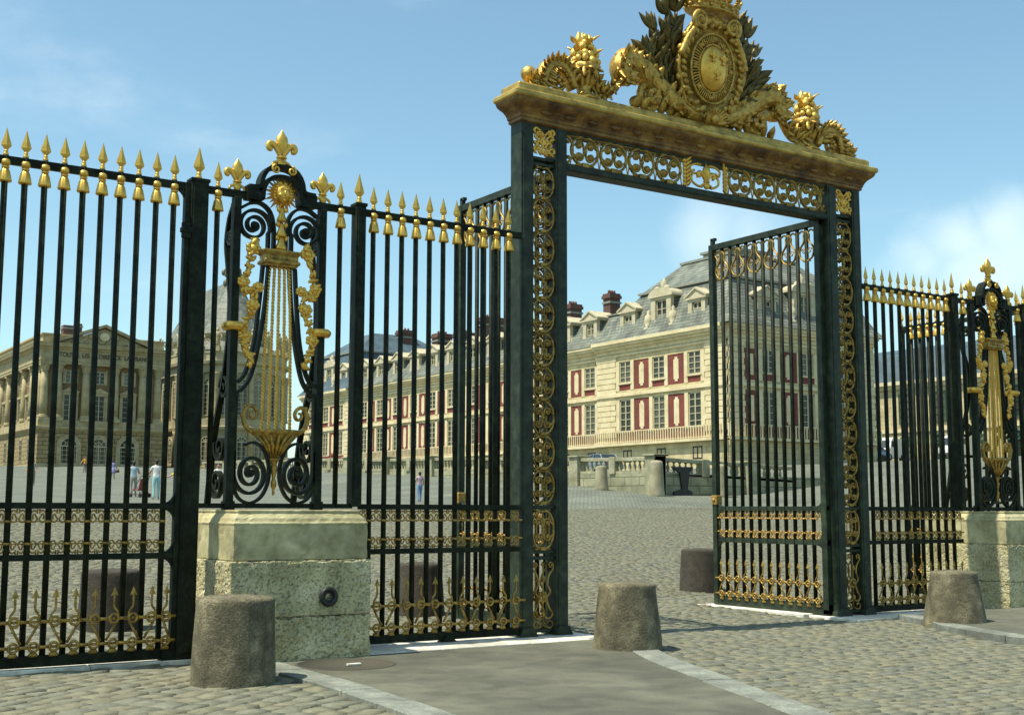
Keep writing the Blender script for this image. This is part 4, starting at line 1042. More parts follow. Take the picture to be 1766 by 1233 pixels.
seg((WX+.2,WY+.2), (WX+.2,58), lambda x,y: tz(y), 3.4, True)
seg((WX+.2,58), (WX+.2,112), lambda x,y: tz(y), 3.4, True)
b.build('rail_and_piers', MOSS, t, bevel=.02); fo = farb.build('balusters', MOSS, t); fo['kind'] = 'stuff'
# buttress-like stone posts at the foot of the terrace wall
def wall_post(x, y, label, h=1.75, r=.42):
    z = gz(x, y); b = MB(); b.lathe((0,0,0), [(r*1.08,-.2),(r*1.06,.1),(r,.3),(r*.84,h-.12),(r*.80,h-.04),(r*.6,h+.02),(.02,h+.05)], 18)
    tag(b.build('stone_post', PALEST, loc=(x,y,z)), label, 'stone post', 'stone posts below the balustrade')
wall_post(35.45, 39.2, 'pale stone post at the corner of the balustraded terrace', 1.9)
wall_post(40.05, 39.1, 'pale stone post against the terrace wall just left of the right portal leaf', 1.8)
wall_post(34.9, 43.4, 'shorter stone post left of the corner of the balustraded terrace', 1.35, .38)
wall_post(34.7, 47.6, 'small stone post farther back along the terrace wall, left of the corner', 1.2, .36)
# flat black bracket-shaped plate, its colour standing for a dark stair niche
b = MB(); b.prism([(-.75,1.30),(.85,1.30),(.55,.95),(.42,.05),(.75,-.1),(.75,-.45),(-.6,-.45),(-.6,-.1),(.0,.05),(-.15,.95)], lambda x,z: (37.9+x,WY-.12,2.75+z), lambda x,z: (37.9+x,WY+.05,2.75+z))
tag(b.build('niche_plate', BLACK), 'flat black bracket-shaped plate for a stair niche under the end of the terrace balustrade', 'bracket')

# ------------------------------------------------------------------ palace wing (red brick panels and cream stone)
def window_mb(w, h, cols, rows, arch=False, depth=.12, shutter=False):
    """window in the local YZ plane facing -X, origin at bottom centre: 0 sash, 1 glass"""
    b = MB(); fr = .11
    if arch:
        r = w/2; poly = [(-r,0),(r,0),(r,h-r)]+[(r*math.cos(a), h-r+r*math.sin(a)) for a in [R(15*k) for k in range(1,12)]]+[(-r,h-r)]
        b.prism(poly, lambda y,z: (.08,y,z), lambda y,z: (.12,y,z), 1)
        b.tube([(.04,r*.96*math.cos(a),h-r+r*.96*math.sin(a)) for a in [R(15*k) for k in range(13)]], fr*.7, 4, m=0, sm=False)
        for a in (R(45),R(90),R(135)): b.bar((.05,0,h-r), (.05,r*.93*math.cos(a),h-r+r*.93*math.sin(a)), .05)
        b.tube([(.05,r*.5*math.cos(a),h-r+r*.5*math.sin(a)) for a in [R(20*k) for k in range(10)]], .045, 4, sm=False)
        hh = h-r
    else:
        b.box(.08,.12,-w/2,w/2,0,h,1); hh = h; b.box(0,.09,-w/2,w/2,h-fr,h)
    b.box(0,.09,-w/2,-w/2+fr,0,hh); b.box(0,.09,w/2-fr,w/2,0,hh); b.box(.005,.085,-w/2+fr,w/2-fr,0,fr); b.box(-.005,.085,-.06,.06,fr,hh-.01)
    if arch: b.box(-.008,.085,-w/2+fr,w/2-fr,hh-.09,hh+.07)
    for k in range(1, rows): b.box(.02,.085,-w/2+fr,w/2-fr,hh*k/rows-.028,hh*k/rows+.028)
    for k in range(cols):
        if cols > 2:
            y = -w/2+w*(k+.5)/cols; b.box(.03,.082,y-.022,y+.022,fr,hh-.02)
    return b
def put(name, key, mbf, mats, parent, loc, rz=0.0):
    if key not in PR:
        o = mbf().build(name, mats, parent); PR[key] = o.data
    else:
        o = bpy.data.objects.new(name, PR[key]); COL.objects.link(o); o.parent = parent
    o.location = loc; o.rotation_euler = (0,0,rz); return o
WXF, WX1, WY0, WYP, WYQ, WYE = 57.3, 73.0, 55.6, 71.9, 119.5, 133.0
BX, BY, BZ = 57.3, 55.6, 4.2
wing = thing('palace_wing', (BX,BY,BZ), 'long palace wing of red brick panels and cream stone with slate mansard roof', 'palace wing')
def W(b): b.v = [(x-BX,y-BY,z-BZ) for x,y,z in b.v]; return b
wb = MB()     # 0 cream courses, 1 brick, 2 trim
winL = []     # (u, face coord, rz, lower/upper)
def facade(put_box, u0, u1, cs, pitch, ww=1.5):
    """put_box(u0,u1,z0,z1,proud,mat): u runs along the wall"""
    put_box(u0, u1, 4.2, 7.0, .10, 0); put_box(u0, u1, 7.0, 8.0, -.02, 1)
    put_box(u0, u1, 10.78, 11.55, .06, 0); put_box(u0, u1, 11.05, 11.30, .20, 2); put_box(u0, u1, 11.30, 11.36, .13, 2)
    put_box(u0, u1, 13.98, 14.75, .06, 0)
    put_box(u0, u1, 14.45, 14.62, .16, 2); put_box(u0, u1, 14.75, 15.05, .12, 2); put_box(u0, u1, 15.05, 15.28, .34, 2); put_box(u0, u1, 15.28, 15.50, .58, 2); put_box(u0, u1, 15.50, 15.78, .72, 2)
    put_box(u0, u1, 6.92, 7.14, .55, 2)
    for c in cs:
        for z0, z1 in ((8.0,10.78),(11.55,13.98)):
            for s in (-1,1):
                a = c+s*(ww/2); e = a+s*.42; put_box(min(a,e), max(a,e), z0, z1, .09, 2)
            p0 = c+ww/2+.42; p1 = c+pitch-ww/2-.42
            if c != cs[-1]:
                put_box(p0, p1, z0, z1, .02, 1); m_ = (p0+p1)/2; q = min(.30, (p1-p0)*.19)
                put_box(m_-q, m_+q, z0+.42, z1-.42, .06, 2); put_box(m_-q*.55, m_+q*.55, z0+.24, z0+.42, .055, 2); put_box(m_-q*.55, m_+q*.55, z1-.42, z1-.24, .055, 2)
        put_box(c-ww/2, c+ww/2, 11.55, 12.06, .04, 1); put_box(c-ww/2-.12, c+ww/2+.12, 12.06, 12.16, .15, 2)
    for s, e in ((u0, cs[0]-ww/2-.42),(cs[-1]+ww/2+.42, u1)):
        if e-s > 2.7:
            for z0, z1 in ((8.0,10.78),(11.55,13.98)):
                put_box(e-1.40, e-.02, z0, z1, .02, 1); put_box(e-.92, e-.50, z0+.4, z1-.4, .06, 2)
            e -= 1.45
        if e-s > .05:
            for z0, z1 in ((8.0,10.78),(11.55,13.98)): put_box(s, e, z0, z1, .05, 0)
            k = 0; z = 7.2
            while z < 14.4:
                put_box(s+(.0 if k % 2 else .12), e-(.0 if k % 2 else .12), z, z+.40, .11, 2); z += .46; k += 1
# core volumes
wb.box(WXF, WX1, WY0+.3, WYE, 3.2, 15.6, 0)
wb.box(WXF-.6, WXF+1, WY0+.3, WYP, 3.2, 15.6, 0); wb.box(WXF-.6, WXF+1, WYQ, WYE, 3.2, 15.6, 0)
wb.box(WXF-.705, WXF-.2, WY0+.185, WY0+.7, 4.2, 15.0, 0)
def side_box(face):
    return lambda u0,u1,z0,z1,pr,m: wb.box(face-pr-.12, face+.02, u0, u1, z0, z1, m)
def end_box(u0,u1,z0,z1,pr,m): wb.box(u0, u1, WY0+.30-pr-.12, WY0+.32, z0, z1, m)
cN = [59.45,63.75,68.05]; facade(side_box(WXF-.6), WY0+.19, WYP, cN, 4.3)
pm = 3.95; cM = [73.7+pm*i for i in range(12)]; facade(side_box(WXF), WYP, WYQ, cM, pm)
cF = [122.2,126.25,130.3]; facade(side_box(WXF-.6), WYQ, WYE, cF, 4.05)
cE = [60.9,65.15,69.4]; facade(end_box, WXF-.71, WX1, cE, 4.25)
W(wb).build('wall', [CREAM, BRICK, CREAMT], wing)
def wn(): return window_mb(1.5, 1.86, 2, 4)
def wl(): return window_mb(1.5, 2.78, 2, 5)
for face, cs in ((WXF-.6, cN), (WXF, cM), (WXF-.6, cF)):
    for c in cs:
        put('window', 'w_up', wn, [SASH, GLASS], wing, (face-.13-BX, c-BY, 12.16-BZ)); put('window', 'w_lo', wl, [SASH, GLASS], wing, (face-.13-BX, c-BY, 8.0-BZ))
for c in cE:
    put('window', 'w_up', wn, [SASH, GLASS], wing, (c-BX, WY0+.17-BY, 12.16-BZ), R(90)); put('window', 'w_lo', wl, [SASH, GLASS], wing, (c-BX, WY0+.17-BY, 8.0-BZ), R(90))
for c in cN+cM[:4]:
    put('cellar_window', 'w_cel', lambda: window_mb(1.1, 1.0, 3, 2), [BLACK, GLASS], wing, ((WXF-.6 if c < WYP else WXF)-.235-BX, c-.3-BY, 5.55-BZ))
# balcony railing
b = MB()
for (x, y0, y1) in ((WXF-1.1, WY0-.3, WYP), (WXF-.5, WYP+.1, WYQ)):
    b.box(x-.03,x+.03,y0,y1,8.06,8.13); b.box(x-.03,x+.03,y0,y1,7.22,7.27)
    y = y0
    while y < y1: b.box(x-.045,x+.045,y,y+.10,7.14,8.07); y += .30
b.box(WXF-1.1, WX1, WY0-.42, WY0-.36, 8.06, 8.13); x = WXF-1.1
while x < WX1: b.box(x,x+.10,WY0-.43,WY0-.35,7.14,8.07); x += .30
W(b).build('balcony_railing', CREAMT, wing)
# roofs
b = MB(); x0, x1 = WXF-.9, WX1+.2
b.rings([(x0,x1,WYP-1,WYQ+1,15.74),(x0+.5,x1-.5,WYP-1,WYQ+1,16.3),(x0+2.0,x1-2.0,WYP-1,WYQ+1,18.5)], 0)
b.rings([(x0+1.85,x1-1.85,WYP-1,WYQ+1,18.52),(x0+1.85,x1-1.85,WYP-1,WYQ+1,18.65),(x0+7.6,x1-7.6,WYP-1,WYQ+1,20.1)], 0)
W(b).build('long_roof', SLATE, wing)
b = MB(); x0, x1 = WXF-1.35, WX1+.7
b.rings([(x0,x1,WY0-.7,WYP+.6,15.77),(x0+.6,x1-.6,WY0-.1,WYP+.0,16.5),(x0+2.2,x1-2.2,WY0+1.5,WYP-4.1,19.65)], 0)
b.rings([(x0+2.0,x1-2.0,WY0+1.3,WYP-3.9,19.67),(x0+2.0,x1-2.0,WY0+1.3,WYP-3.9,19.85)], 1)
b.rings([(x0+2.25,x1-2.25,WY0+1.55,WYP-4.15,19.86),(x0+5.1,x1-5.1,WY0+4.5,WYP-6.1,22.3)], 0)
b.rings([(x0+4.95,x1-4.95,WY0+4.35,WYP-5.95,22.3),(x0+4.95,x1-4.95,WY0+4.35,WYP-5.95,22.5)], 1)
b.rings([(x0+6.6,x1-6.6,WY0+6,WYP-7.1,22.5),(x0+6.6,x1-6.6,WY0+6,WYP-7.1,23.2),(x0+6.4,x1-6.4,WY0+5.8,WYP-6.9,23.2),(x0+6.4,x1-6.4,WY0+5.8,WYP-6.9,23.4)], 1)
W(b).build('pavilion_roof', [SLATE, LEAD], wing)
b = MB()
b.rings([(x0,x1,WYQ-.6,WYE+.7,15.77),(x0+.6,x1-.6,WYQ,WYE+.1,16.5),(x0+2.2,x1-2.2,WYQ+1.4,WYE-1.3,20.4)], 0)
b.rings([(x0+2.0,x1-2.0,WYQ+1.2,WYE-1.1,20.42),(x0+2.0,x1-2.0,WYQ+1.2,WYE-1.1,20.6)], 1)
b.rings([(x0+2.25,x1-2.25,WYQ+1.4,WYE-1.3,20.61),(x0+6.2,x1-6.2,WYQ+5.2,WYE-5,23.4)], 0)
W(b).build('pavilion_roof', [SLATEB, LEAD], wing)
def dormer_mb(big=0):
    """dormer facing -X, origin on the cornice"""
    b = MB(); w = 1.0 if not big else 1.25; h = 1.95 if not big else 2.7
    b.box(.02,.35,-w,w,-.5,0); b.box(-.1,.3,-w*1.15,w*1.15,-.12,0)
    for s in (-1,1): b.box(.0,.35,min(s*w*.55,s*w),max(s*w*.55,s*w),0,h)
    b.box(.02,.3,-w*.56,w*.56,0,.25); b.box(.0,.3,-w*.56,w*.56,h-.22,h); b.box(.30,2.6,-w*.95,w*.95,.0,h-.02,1)
    b.box(-.12,2.4,-w*1.22,w*1.22,h,h+.14)
    if not big:
        b.prism([(-w*1.22,h+.14),(w*1.22,h+.14),(0,h+.78)], lambda y,z: (-.05,y,z), lambda y,z: (2.2,y,z)); 
        for s in (-1,1): b.prism([(s*w*1.30,h+.12),(s*w*1.30,h+.26),(0,h+.95),(0,h+.80)] if s > 0 else [(0,h+.95),(s*w*1.30,h+.26),(s*w*1.30,h+.12),(0,h+.80)], lambda y,z: (-.16,y,z), lambda y,z: (2.2,y,z))
    else:
        arc = [(w*1.2*math.cos(R(k)), h+.14+.62*math.sin(R(k))) for k in range(0,181,15)]; b.prism(arc, lambda y,z: (-.1,y,z), lambda y,z: (1.6,y,z))
        for s in (-1,1):
            b.lathe((.0,s*1.55,.0), [(.42,0),(.42,.3),(.25,.4),(.38,.8),(.30,1.3),(.12,1.45),(.16,1.65),(.02,1.8)], 12)
        b.lathe((.4,0,h+.7), [(.3,0),(.22,.2),(.32,.5),(.1,.75),(.02,.9)], 10)
        for s in (-1,1): b.ball((.2,s*.6,h+.65), .3, 8, 6)
    for s in (-1,1): b.prism([(s*w,0),(s*(w+.42),0),(s*(w+.30),.25),(s*(w+.06),.8),(s*w,1.1)], lambda y,z: (.05,y,z), lambda y,z: (.3,y,z))
    return b
def dormer(x, y, z, rz=0.0, big=0):
    o = put('dormer', 'dorm%d' % big, lambda: dormer_mb(big), [DORM, SLATE], wing, (x-BX,y-BY,z-BZ), rz)
    w = window_mb; q = put('window', 'dw%d' % big, (lambda: window_mb(1.1 if not big else 1.38, 1.48 if not big else 2.22, 2, 3)), [SASH, GLASS], o, (.14,0,.25))
for c in cN: dormer(WXF-.45, c, 16.2, 0, 1 if c == cN[1] else 0)
for c in cM: dormer(WXF-.15, c, 16.2)
for c in (cF[0], cF[2]): dormer(WXF-.45, c, 16.2)
dormer(WXF-.45, cF[1], 16.2, 0, 1)
for c in cE: dormer(c, WY0+.2, 16.2, R(90), 1 if c == cE[1] else 0)
for (x, y, w, l, zt) in ((66,81.8,.55,.62,22.6),(66,88.2,.6,.7,22.4),(66,103.2,.8,1.6,22.9),(66,114.5,.7,1.0,22.4),(66,130.8,.8,1.2,23.9),(66,123.7,.7,.9,23.9),(66,109.0,.7,1.3,21.9)):
    b = MB(); b.box(x-l,x+l,y-w,y+w,18.5,zt-.5,0); b.box(x-l-.1,x+l+.1,y-w-.1,y+w+.1,zt-1.0,zt-.82,1); b.box(x-l-.12,x+l+.12,y-w-.12,y+w+.12,zt-.5,zt-.22,0); b.box(x-l-.04,x+l+.04,y-w-.04,y+w+.04,zt-.22,zt,0)
    for q in (-.5,0,.5): b.lathe((x+q*l,y,zt), [(.16,0),(.13,.35)], 8)
    W(b).build('chimney', [CHIMB, LEAD], wing)

# ------------------------------------------------------------------ columned pavilion (left background)
PX0, PX1, PY, PZ = 34.2, 52.6, 176.0, 7.0
pav = thing('palace_pavilion', (PX0,PY,PZ), 'classical stone pavilion with columns and pediment beyond the left bars', 'palace pavilion')
def P_(b): b.v = [(x-PX0,y-PY,z-PZ) for x,y,z in b.v]; return b
b = MB(); D1 = 222.0
b.box(PX0, PX1, PY, D1, 5.5, 13.2, 0)
b.box(PX0+.9, PX1-.9, PY+.9, D1, 13.2, 25.8, 1)
b.rings([(PX0-.15,PX1+.15,PY-.15,D1,7),(PX0-.15,PX1+.15,PY-.15,D1,8.1)], 2)
b.rings([(PX0-.1,PX1+.1,PY-.1,D1,13.0),(PX0-.45,PX1+.45,PY-.45,D1,13.3),(PX0-.45,PX1+.45,PY-.45,D1,13.55),(PX0-.05,PX1+.05,PY-.05,D1,13.6),(PX0-.05,PX1+.05,PY-.05,D1,14.5),(PX0+.4,PX1-.4,PY+.4,D1,14.5)], 2)
pr = [(-.1,22.8),(.05,22.85),(.05,23.2),(.12,23.22),(.12,23.55),(.0,23.6),(.0,24.85),(.2,24.95),(.3,25.2),(.75,25.3),(.85,25.6),(.95,25.85)]
b.rings([(PX0-o,PX1+o,PY-o,D1+1,z) for o, z in pr], 2)
b.rings([(PX0+.2,PX1-.2,PY+.2,D1,25.85),(PX0+.2,PX1-.2,PY+.2,D1,27.0),(PX0,PX1,PY,D1,27.0),(PX0,PX1,PY,D1,27.25)], 2)
for c in (38.7,43.0,47.3):     # window surrounds with little pediments, raised
    b.box(c-1.25,c-.85,PY+.62,PY+.92,14.5,18.5,2); b.box(c+.85,c+1.25,PY+.62,PY+.92,14.5,18.5,2); b.box(c-1.25,c+1.25,PY+.55,PY+.92,18.35,18.75,2)
    b.prism([(c-1.5,18.75),(c+1.5,18.75),(c,19.5)], lambda x,z: (x,PY+.45,z), lambda x,z: (x,PY+.92,z), 2)
    b.box(c-1.1,c-.75,PY+.7,PY+.92,20.0,22.2,2); b.box(c+.75,c+1.1,PY+.7,PY+.92,20.0,22.2,2)
    arc = [(1.75*math.cos(R(k)),10.75+1.75*math.sin(R(k))) for k in range(0,181,15)]; inn = [(1.2*math.cos(R(k)),10.75+1.2*math.sin(R(k))) for k in range(180,-1,-15)]
    poly = [(c+x,z) for x,z in arc]+[(c-1.75,8.1),(c-1.2,8.1)]+[(c+x,z) for x,z in inn]+[(c+1.2,8.1),(c+1.75,8.1)]
    n_ = len(poly); b.add([(x,PY-.12,z) for x,z in poly]+[(x,PY+.02,z) for x,z in poly], [(i,(i+1) % n_,n_+(i+1) % n_,n_+i) for i in range(n_)]+
        [(i, i+1, 27-i-0, 28-i) if False else (i, 0, 0) for i in []], 2)
    for i in range(12):   # ring of voussoirs
        a0, a1 = R(15*i), R(15*i+15)
        b.add([(c+r*math.cos(a),y,10.75+r*math.sin(a)) for y in (PY-.12,PY+.02) for r, a in ((1.2,a0),(1.75,a0),(1.75,a1),(1.2,a1))], [(0,1,2,3),(7,6,5,4),(1,5,6,2),(0,3,7,4)], 2)
    for s in (-1,1): b.box(c+s*1.475-.275,c+s*1.475+.275,PY-.12,PY+.02,8.1,10.75,2)
for y in (181,186.3,191.6,197,202.5,208,213):
    b.box(PX0+.62,PX0+.92,y-1.2,y-.85,14.5,18.6,2); b.box(PX0+.62,PX0+.92,y+.85,y+1.2,14.5,18.6,2); b.box(PX0+.5,PX0+.92,y-1.3,y+1.3,18.5,18.9,2)
P_(b).build('wall', [OCHRE, OCHREW, OCHRET], pav)
b = MB(); b.prism([(36.6,25.86),(49.7,25.86),(43.15,28.45)], lambda x,z: (x,PY-.2,z), lambda x,z: (x,PY+3.5,z), 0)
for (p, q) in (((36.2,25.9),(43.15,28.62)),((50.1,25.9),(43.15,28.62))):
    dx, dz = q[0]-p[0], q[1]-p[1]; b.prism([(p[0],p[1]),(q[0],q[1]),(q[0],q[1]+.42),(p[0]-(.1 if dx > 0 else -.1),p[1]+.42)], lambda x,z: (x,PY-.95,z), lambda x,z: (x,PY+3.5,z), 0)
rng = random.Random(4)
for k in range(40):   # relief sculpture
    x = rng.uniform(38.2,48.1); zt_ = 26.1+max(0,(1-abs(x-43.15)/6.0))*1.6; b.ball((x,PY-.25,rng.uniform(26.1,max(26.2,zt_))), rng.uniform(.18,.34), 8, 5, sy=.8, sz=1.3)
b.lathe((0,0,0), [(.001,0)], 3) if False else None
b.v += []; P_(b).build('pediment', OCHRET, pav)
b = MB(); b.add(*[[(43.15+.62*math.cos(R(15*k)),PY-.5,27.2+.55*math.sin(R(15*k))) for k in range(24)]+[(43.15,PY-.6,27.2)], [(k,(k+1) % 24,24) for k in range(24)]], 0)
b.tube([(43.15+.62*math.cos(R(15*k)),PY-.42,27.2+.55*math.sin(R(15*k))) for k in range(24)], .12, 6, closed=True); P_(b).build('medallion', CREAMT, pav)
def column_mb():
    b = MB(); b.box(-.75,.75,-.75,.75,-.1,.35); b.lathe((0,0,0), [(.72,.35),(.74,.5),(.62,.62),(.66,.72),(.57,.8)], 20)
    b.lathe((0,0,0), [(.56,.8),(.56,3.0),(.53,5.0),(.47,7.1)], 40, flute=20, fa=.035)
    b.lathe((0,0,0), [(.52,7.1),(.5,7.2),(.56,7.5),(.66,7.9),(.80,8.12)], 16, flute=8, fa=.12); b.box(-.78,.78,-.78,.78,8.12,8.32); return b
for (x, y) in [(35.0,PY+.75),(36.9,PY+.35),(40.85,PY+.35),(45.2,PY+.35),(49.35,PY+.35),(51.8,PY+.75),(35.0,178.7),(35.0,183.6),(35.0,188.9),(35.0,194.2),(35.0,199.7),(35.0,205.2)]:
    put('column', 'colm', column_mb, OCHRET, pav, (x-PX0,y-PY,14.5-PZ))
for c in (38.7,43.0,47.3):
    put('window', 'pv_m', lambda: window_mb(1.7,3.9,2,5), [SASH, GLASS], pav, (c-PX0,.78,14.5-PZ), R(90)); put('window', 'pv_u', lambda: window_mb(1.5,1.9,2,3), [SASH, GLASS], pav, (c-PX0,.80,20.1-PZ), R(90))
    put('arched_window', 'pv_a', lambda: window_mb(2.4,3.85,4,4,True), [SASH, GLASS], pav, (c-PX0,-.10,8.1-PZ), R(90))
for y in (181,186.3,191.6,197,202.5,208,213):
    put('window', 'pv_m', None, None, pav, (.78,y-PY,14.5-PZ)); put('window', 'pv_u', None, None, pav, (.80,y-PY,20.1-PZ)); put('window', 'pv_g', lambda: window_mb(1.6,3.4,2,4), [SASH, GLASS], pav, (-.08,y-PY,8.6-PZ))
for (x0_, x1_, y0_, zt) in ((40.6,42.1,190,30.6),(42.5,43.5,190,31.0)):
    b = MB(); b.box(x0_,x1_,y0_,y0_+1.6,26.5,zt,0); b.box(x0_-.12,x1_+.12,y0_-.12,y0_+1.72,zt-.6,zt-.35,1); P_(b).build('chimney', [CHIMB, LEAD], pav)
b = MB(); b.rings([(PX0+1.5,PX1-1.5,PY+2.5,D1,26.4),(PX0+8,PX1-8,PY+9,D1-6,28.0)]); P_(b).build('roof', LEAD, pav)
cu = bpy.data.curves.new('frieze_inscription', 'FONT'); cu.body = 'A  TOUTES  LES  GLOIRES  DE  LA  FRANCE'; cu.size = .98; cu.align_x = 'CENTER'; cu.extrude = .05; cu.space_character = 1.0
to = bpy.data.objects.new('tmp_text', cu); COL.objects.link(to)
bpy.context.view_layer.update(); me = bpy.data.meshes.new_from_object(to.evaluated_get(bpy.context.evaluated_depsgraph_get())); bpy.data.objects.remove(to)
wd = max(v.co.x for v in me.vertices)-min(v.co.x for v in me.vertices); sc_ = 14.6/wd
for v in me.vertices: v.co.x *= sc_; 
me.materials.clear(); me.materials.append(mat('dark_inscription', (.07,.055,.035), .7))
o = bpy.data.objects.new('inscription', me); COL.objects.link(o); o.parent = pav; o.location = (43.15-PX0, -.06, 23.88-PZ); o.rotation_euler = (R(90),0,0)

# ------------------------------------------------------------------ chapel with rounded apse
HX, HY, HZ = 71.0, 196.0, 7.5
chap = thing('chapel', (HX,HY,HZ), 'pale stone chapel with rounded apse, statues and steep slate roof seen behind the lyre', 'chapel')
HW = 9.6; NY = 213.0; nseg = 10
def outline(r):
    return [(-r, NY-HY)]+[(r*math.cos(R(180+180*k/nseg)), r*math.sin(R(180+180*k/nseg))) for k in range(nseg+1)]+[(r, NY-HY)]
def loft(b, prof, m):
    vs = []; n = nseg+3
    for r, z in prof: vs += [(x,y,z-HZ) for x,y in outline(r)]
    fs = [(i*n+j, i*n+(j+1) % n, (i+1)*n+(j+1) % n, (i+1)*n+j) for i in range(len(prof)-1) for j in range(n)]
    fs.append(tuple((len(prof)-1)*n+j for j in range(n))); b.add(vs, fs, m)
b = MB()
loft(b, [(HW+.3,6),(HW+.3,8.6),(HW,8.7),(HW,14.6),(HW+.4,14.8),(HW+.5,15.3),(HW+.1,15.4),(HW+.1,16.6),(HW-.5,16.7),(HW-.5,24.3),(HW-.1,24.5),(HW-.1,25.6),(HW+.45,25.9),(HW+.55,26.4),(HW+.0,26.5),(HW+.0,27.7),(HW+.12,27.75),(HW+.12,28.0),(HW-.3,28.0)], 0)
loft(b, [(6.2,27.0),(6.2,30.9),(6.5,31.1),(6.7,31.6),(6.4,31.7)], 0)
b.build('wall', noisy('chapel_stone', [(.22,.19,.10),(.36,.315,.18),(.46,.41,.26)], .5, .9, bump=.3, bscale=4), chap)
b = MB(); loft(b, [(HW-.6,28.0),(6.25,30.2)], 0); loft(b, [(6.6,31.65),(6.3,32.2),(.9,41.5),(.5,41.6)], 0)
b.build('roof', SLATE, chap)
b = MB(); b.bar((0,0,41.4-HZ),(0,NY-HY,41.4-HZ), .45, 6); rng = random.Random(9)
for k in range(26): b.ball((rng.uniform(-1.6,1.6),rng.uniform(-2,2),41+rng.uniform(0,2.8)-HZ), rng.uniform(.25,.6), 7, 5, sz=1.4)
b.build('roof_ornament', noisy('dark_lead_ornament', [(.07,.08,.05),(.16,.16,.09)], 2, .6), chap)
def statue_mb():
    b = MB(); b.box(-.55,.55,-.55,.55,0,.9); b.lathe((0,0,.9), [(.48,0),(.55,.4),(.42,1.1),(.50,1.7),(.58,2.1),(.34,2.35),(.17,2.45),(.26,2.6),(.30,2.8),(.20,3.0),(.03,3.1)], 12, sy=.75)
    b.tube([(.45,0,2.9),(.75,.1,2.4),(.55,-.3,2.0)], [.17,.14,.1], 7); b.tube([(-.45,0,2.9),(-.85,0,3.1),(-1.0,-.2,3.6)], [.17,.13,.08], 7); return b
pts = [(-HW,y,R(90)) for y in (5,10.5,16)]+[(HW*math.cos(R(180+180*k/nseg)),HW*math.sin(R(180+180*k/nseg)),R(180*k/nseg-90)) for k in range(nseg+1)]
for (x, y, a) in pts: put('statue', 'stat', statue_mb, OCHRET, chap, (x*.99,y*.99,28.0-HZ), a)
def chcol_mb(): b = MB(); b.lathe((0,0,0), [(.62,0),(.55,.4),(.5,.6),(.46,6.6),(.7,7.6),(.72,7.8)], 10); return b
def chpil_mb(): b = MB(); b.lathe((0,0,0), [(.6,0),(.5,5.5),(.65,6.1)], 8); return b
for (x, y, a) in pts:
    f = (HW-.15)/HW; put('column', 'ch_col', chcol_mb, OCHRET, chap, (x*f,y*f,16.6-HZ)); put('pilaster', 'ch_pil', chpil_mb, OCHRET, chap, (x,y,8.6-HZ))
angs = [180*(k+.5)/nseg for k in range(nseg)]
spots = [(-(HW-.5),y,R(0)) for y in (2.5,8,13.5)]+[((HW-.5)*math.cos(R(90/nseg))*math.cos(R(180+q)),(HW-.5)*math.cos(R(90/nseg))*math.sin(R(180+q)),R(q)) for q in angs]
for (x, y, a) in spots:
    put('arched_window', 'ch_u', lambda: window_mb(1.9,6.2,4,7,True), [SASH, GLASS], chap, (x-.14*math.cos(a),y-.14*math.sin(a),17.2-HZ), a)
    f = (HW+.0)/(HW-.5); put('arched_window', 'ch_l', lambda: window_mb(1.7,4.0,4,4,True), [SASH, GLASS], chap, (x*f-.1*math.cos(a),y*f-.1*math.sin(a),9.6-HZ), a)
    f = 6.2/(HW-.5)
    if y < 2: put('arched_window', 'ch_c', lambda: window_mb(1.3,2.6,2,3,True), [SASH, GLASS], chap, (x*f-.1*math.cos(a),y*f-.1*math.sin(a),28.1-HZ), a)

# ------------------------------------------------------------------ low range on the far right
rb = thing('palace_range', (100,45,5), 'cream building with grey roof and dark green windows seen through the right fence', 'building')
b = MB(); b.box(100,112,45,118,4,14.6,0); b.box(99.7,112.2,44.7,118,14.6,15.0,1); b.box(99.4,112.4,44.4,118,15.0,15.4,1); b.box(99.85,100.1,45,118,9.9,10.25,1)
b.v = [(x-100,y-45,z-5) for x,y,z in b.v]; b.build('wall', [CREAM, CREAMT], rb)
b = MB(); b.rings([(-.6,12.4,-.6,73,10.38),(.8,11,.8,73,13.2),(5,7,5,70,14.6)]); b.build('roof', SLATEB, rb)
GREENW = noisy('green_door_paint', [(.02,.06,.035),(.04,.10,.06)], 1, .5)
for i in range(16):
    y = 3+4.4*i; put('window', 'rb_u', lambda: window_mb(1.6,3.2,2,4), [GREENW, GLASS], rb, (-.16,y,5.8)); put('arched_window', 'rb_l', lambda: window_mb(1.9,3.3,2,3,True), [GREENW, GLASS], rb, (-.16,y,1.3))

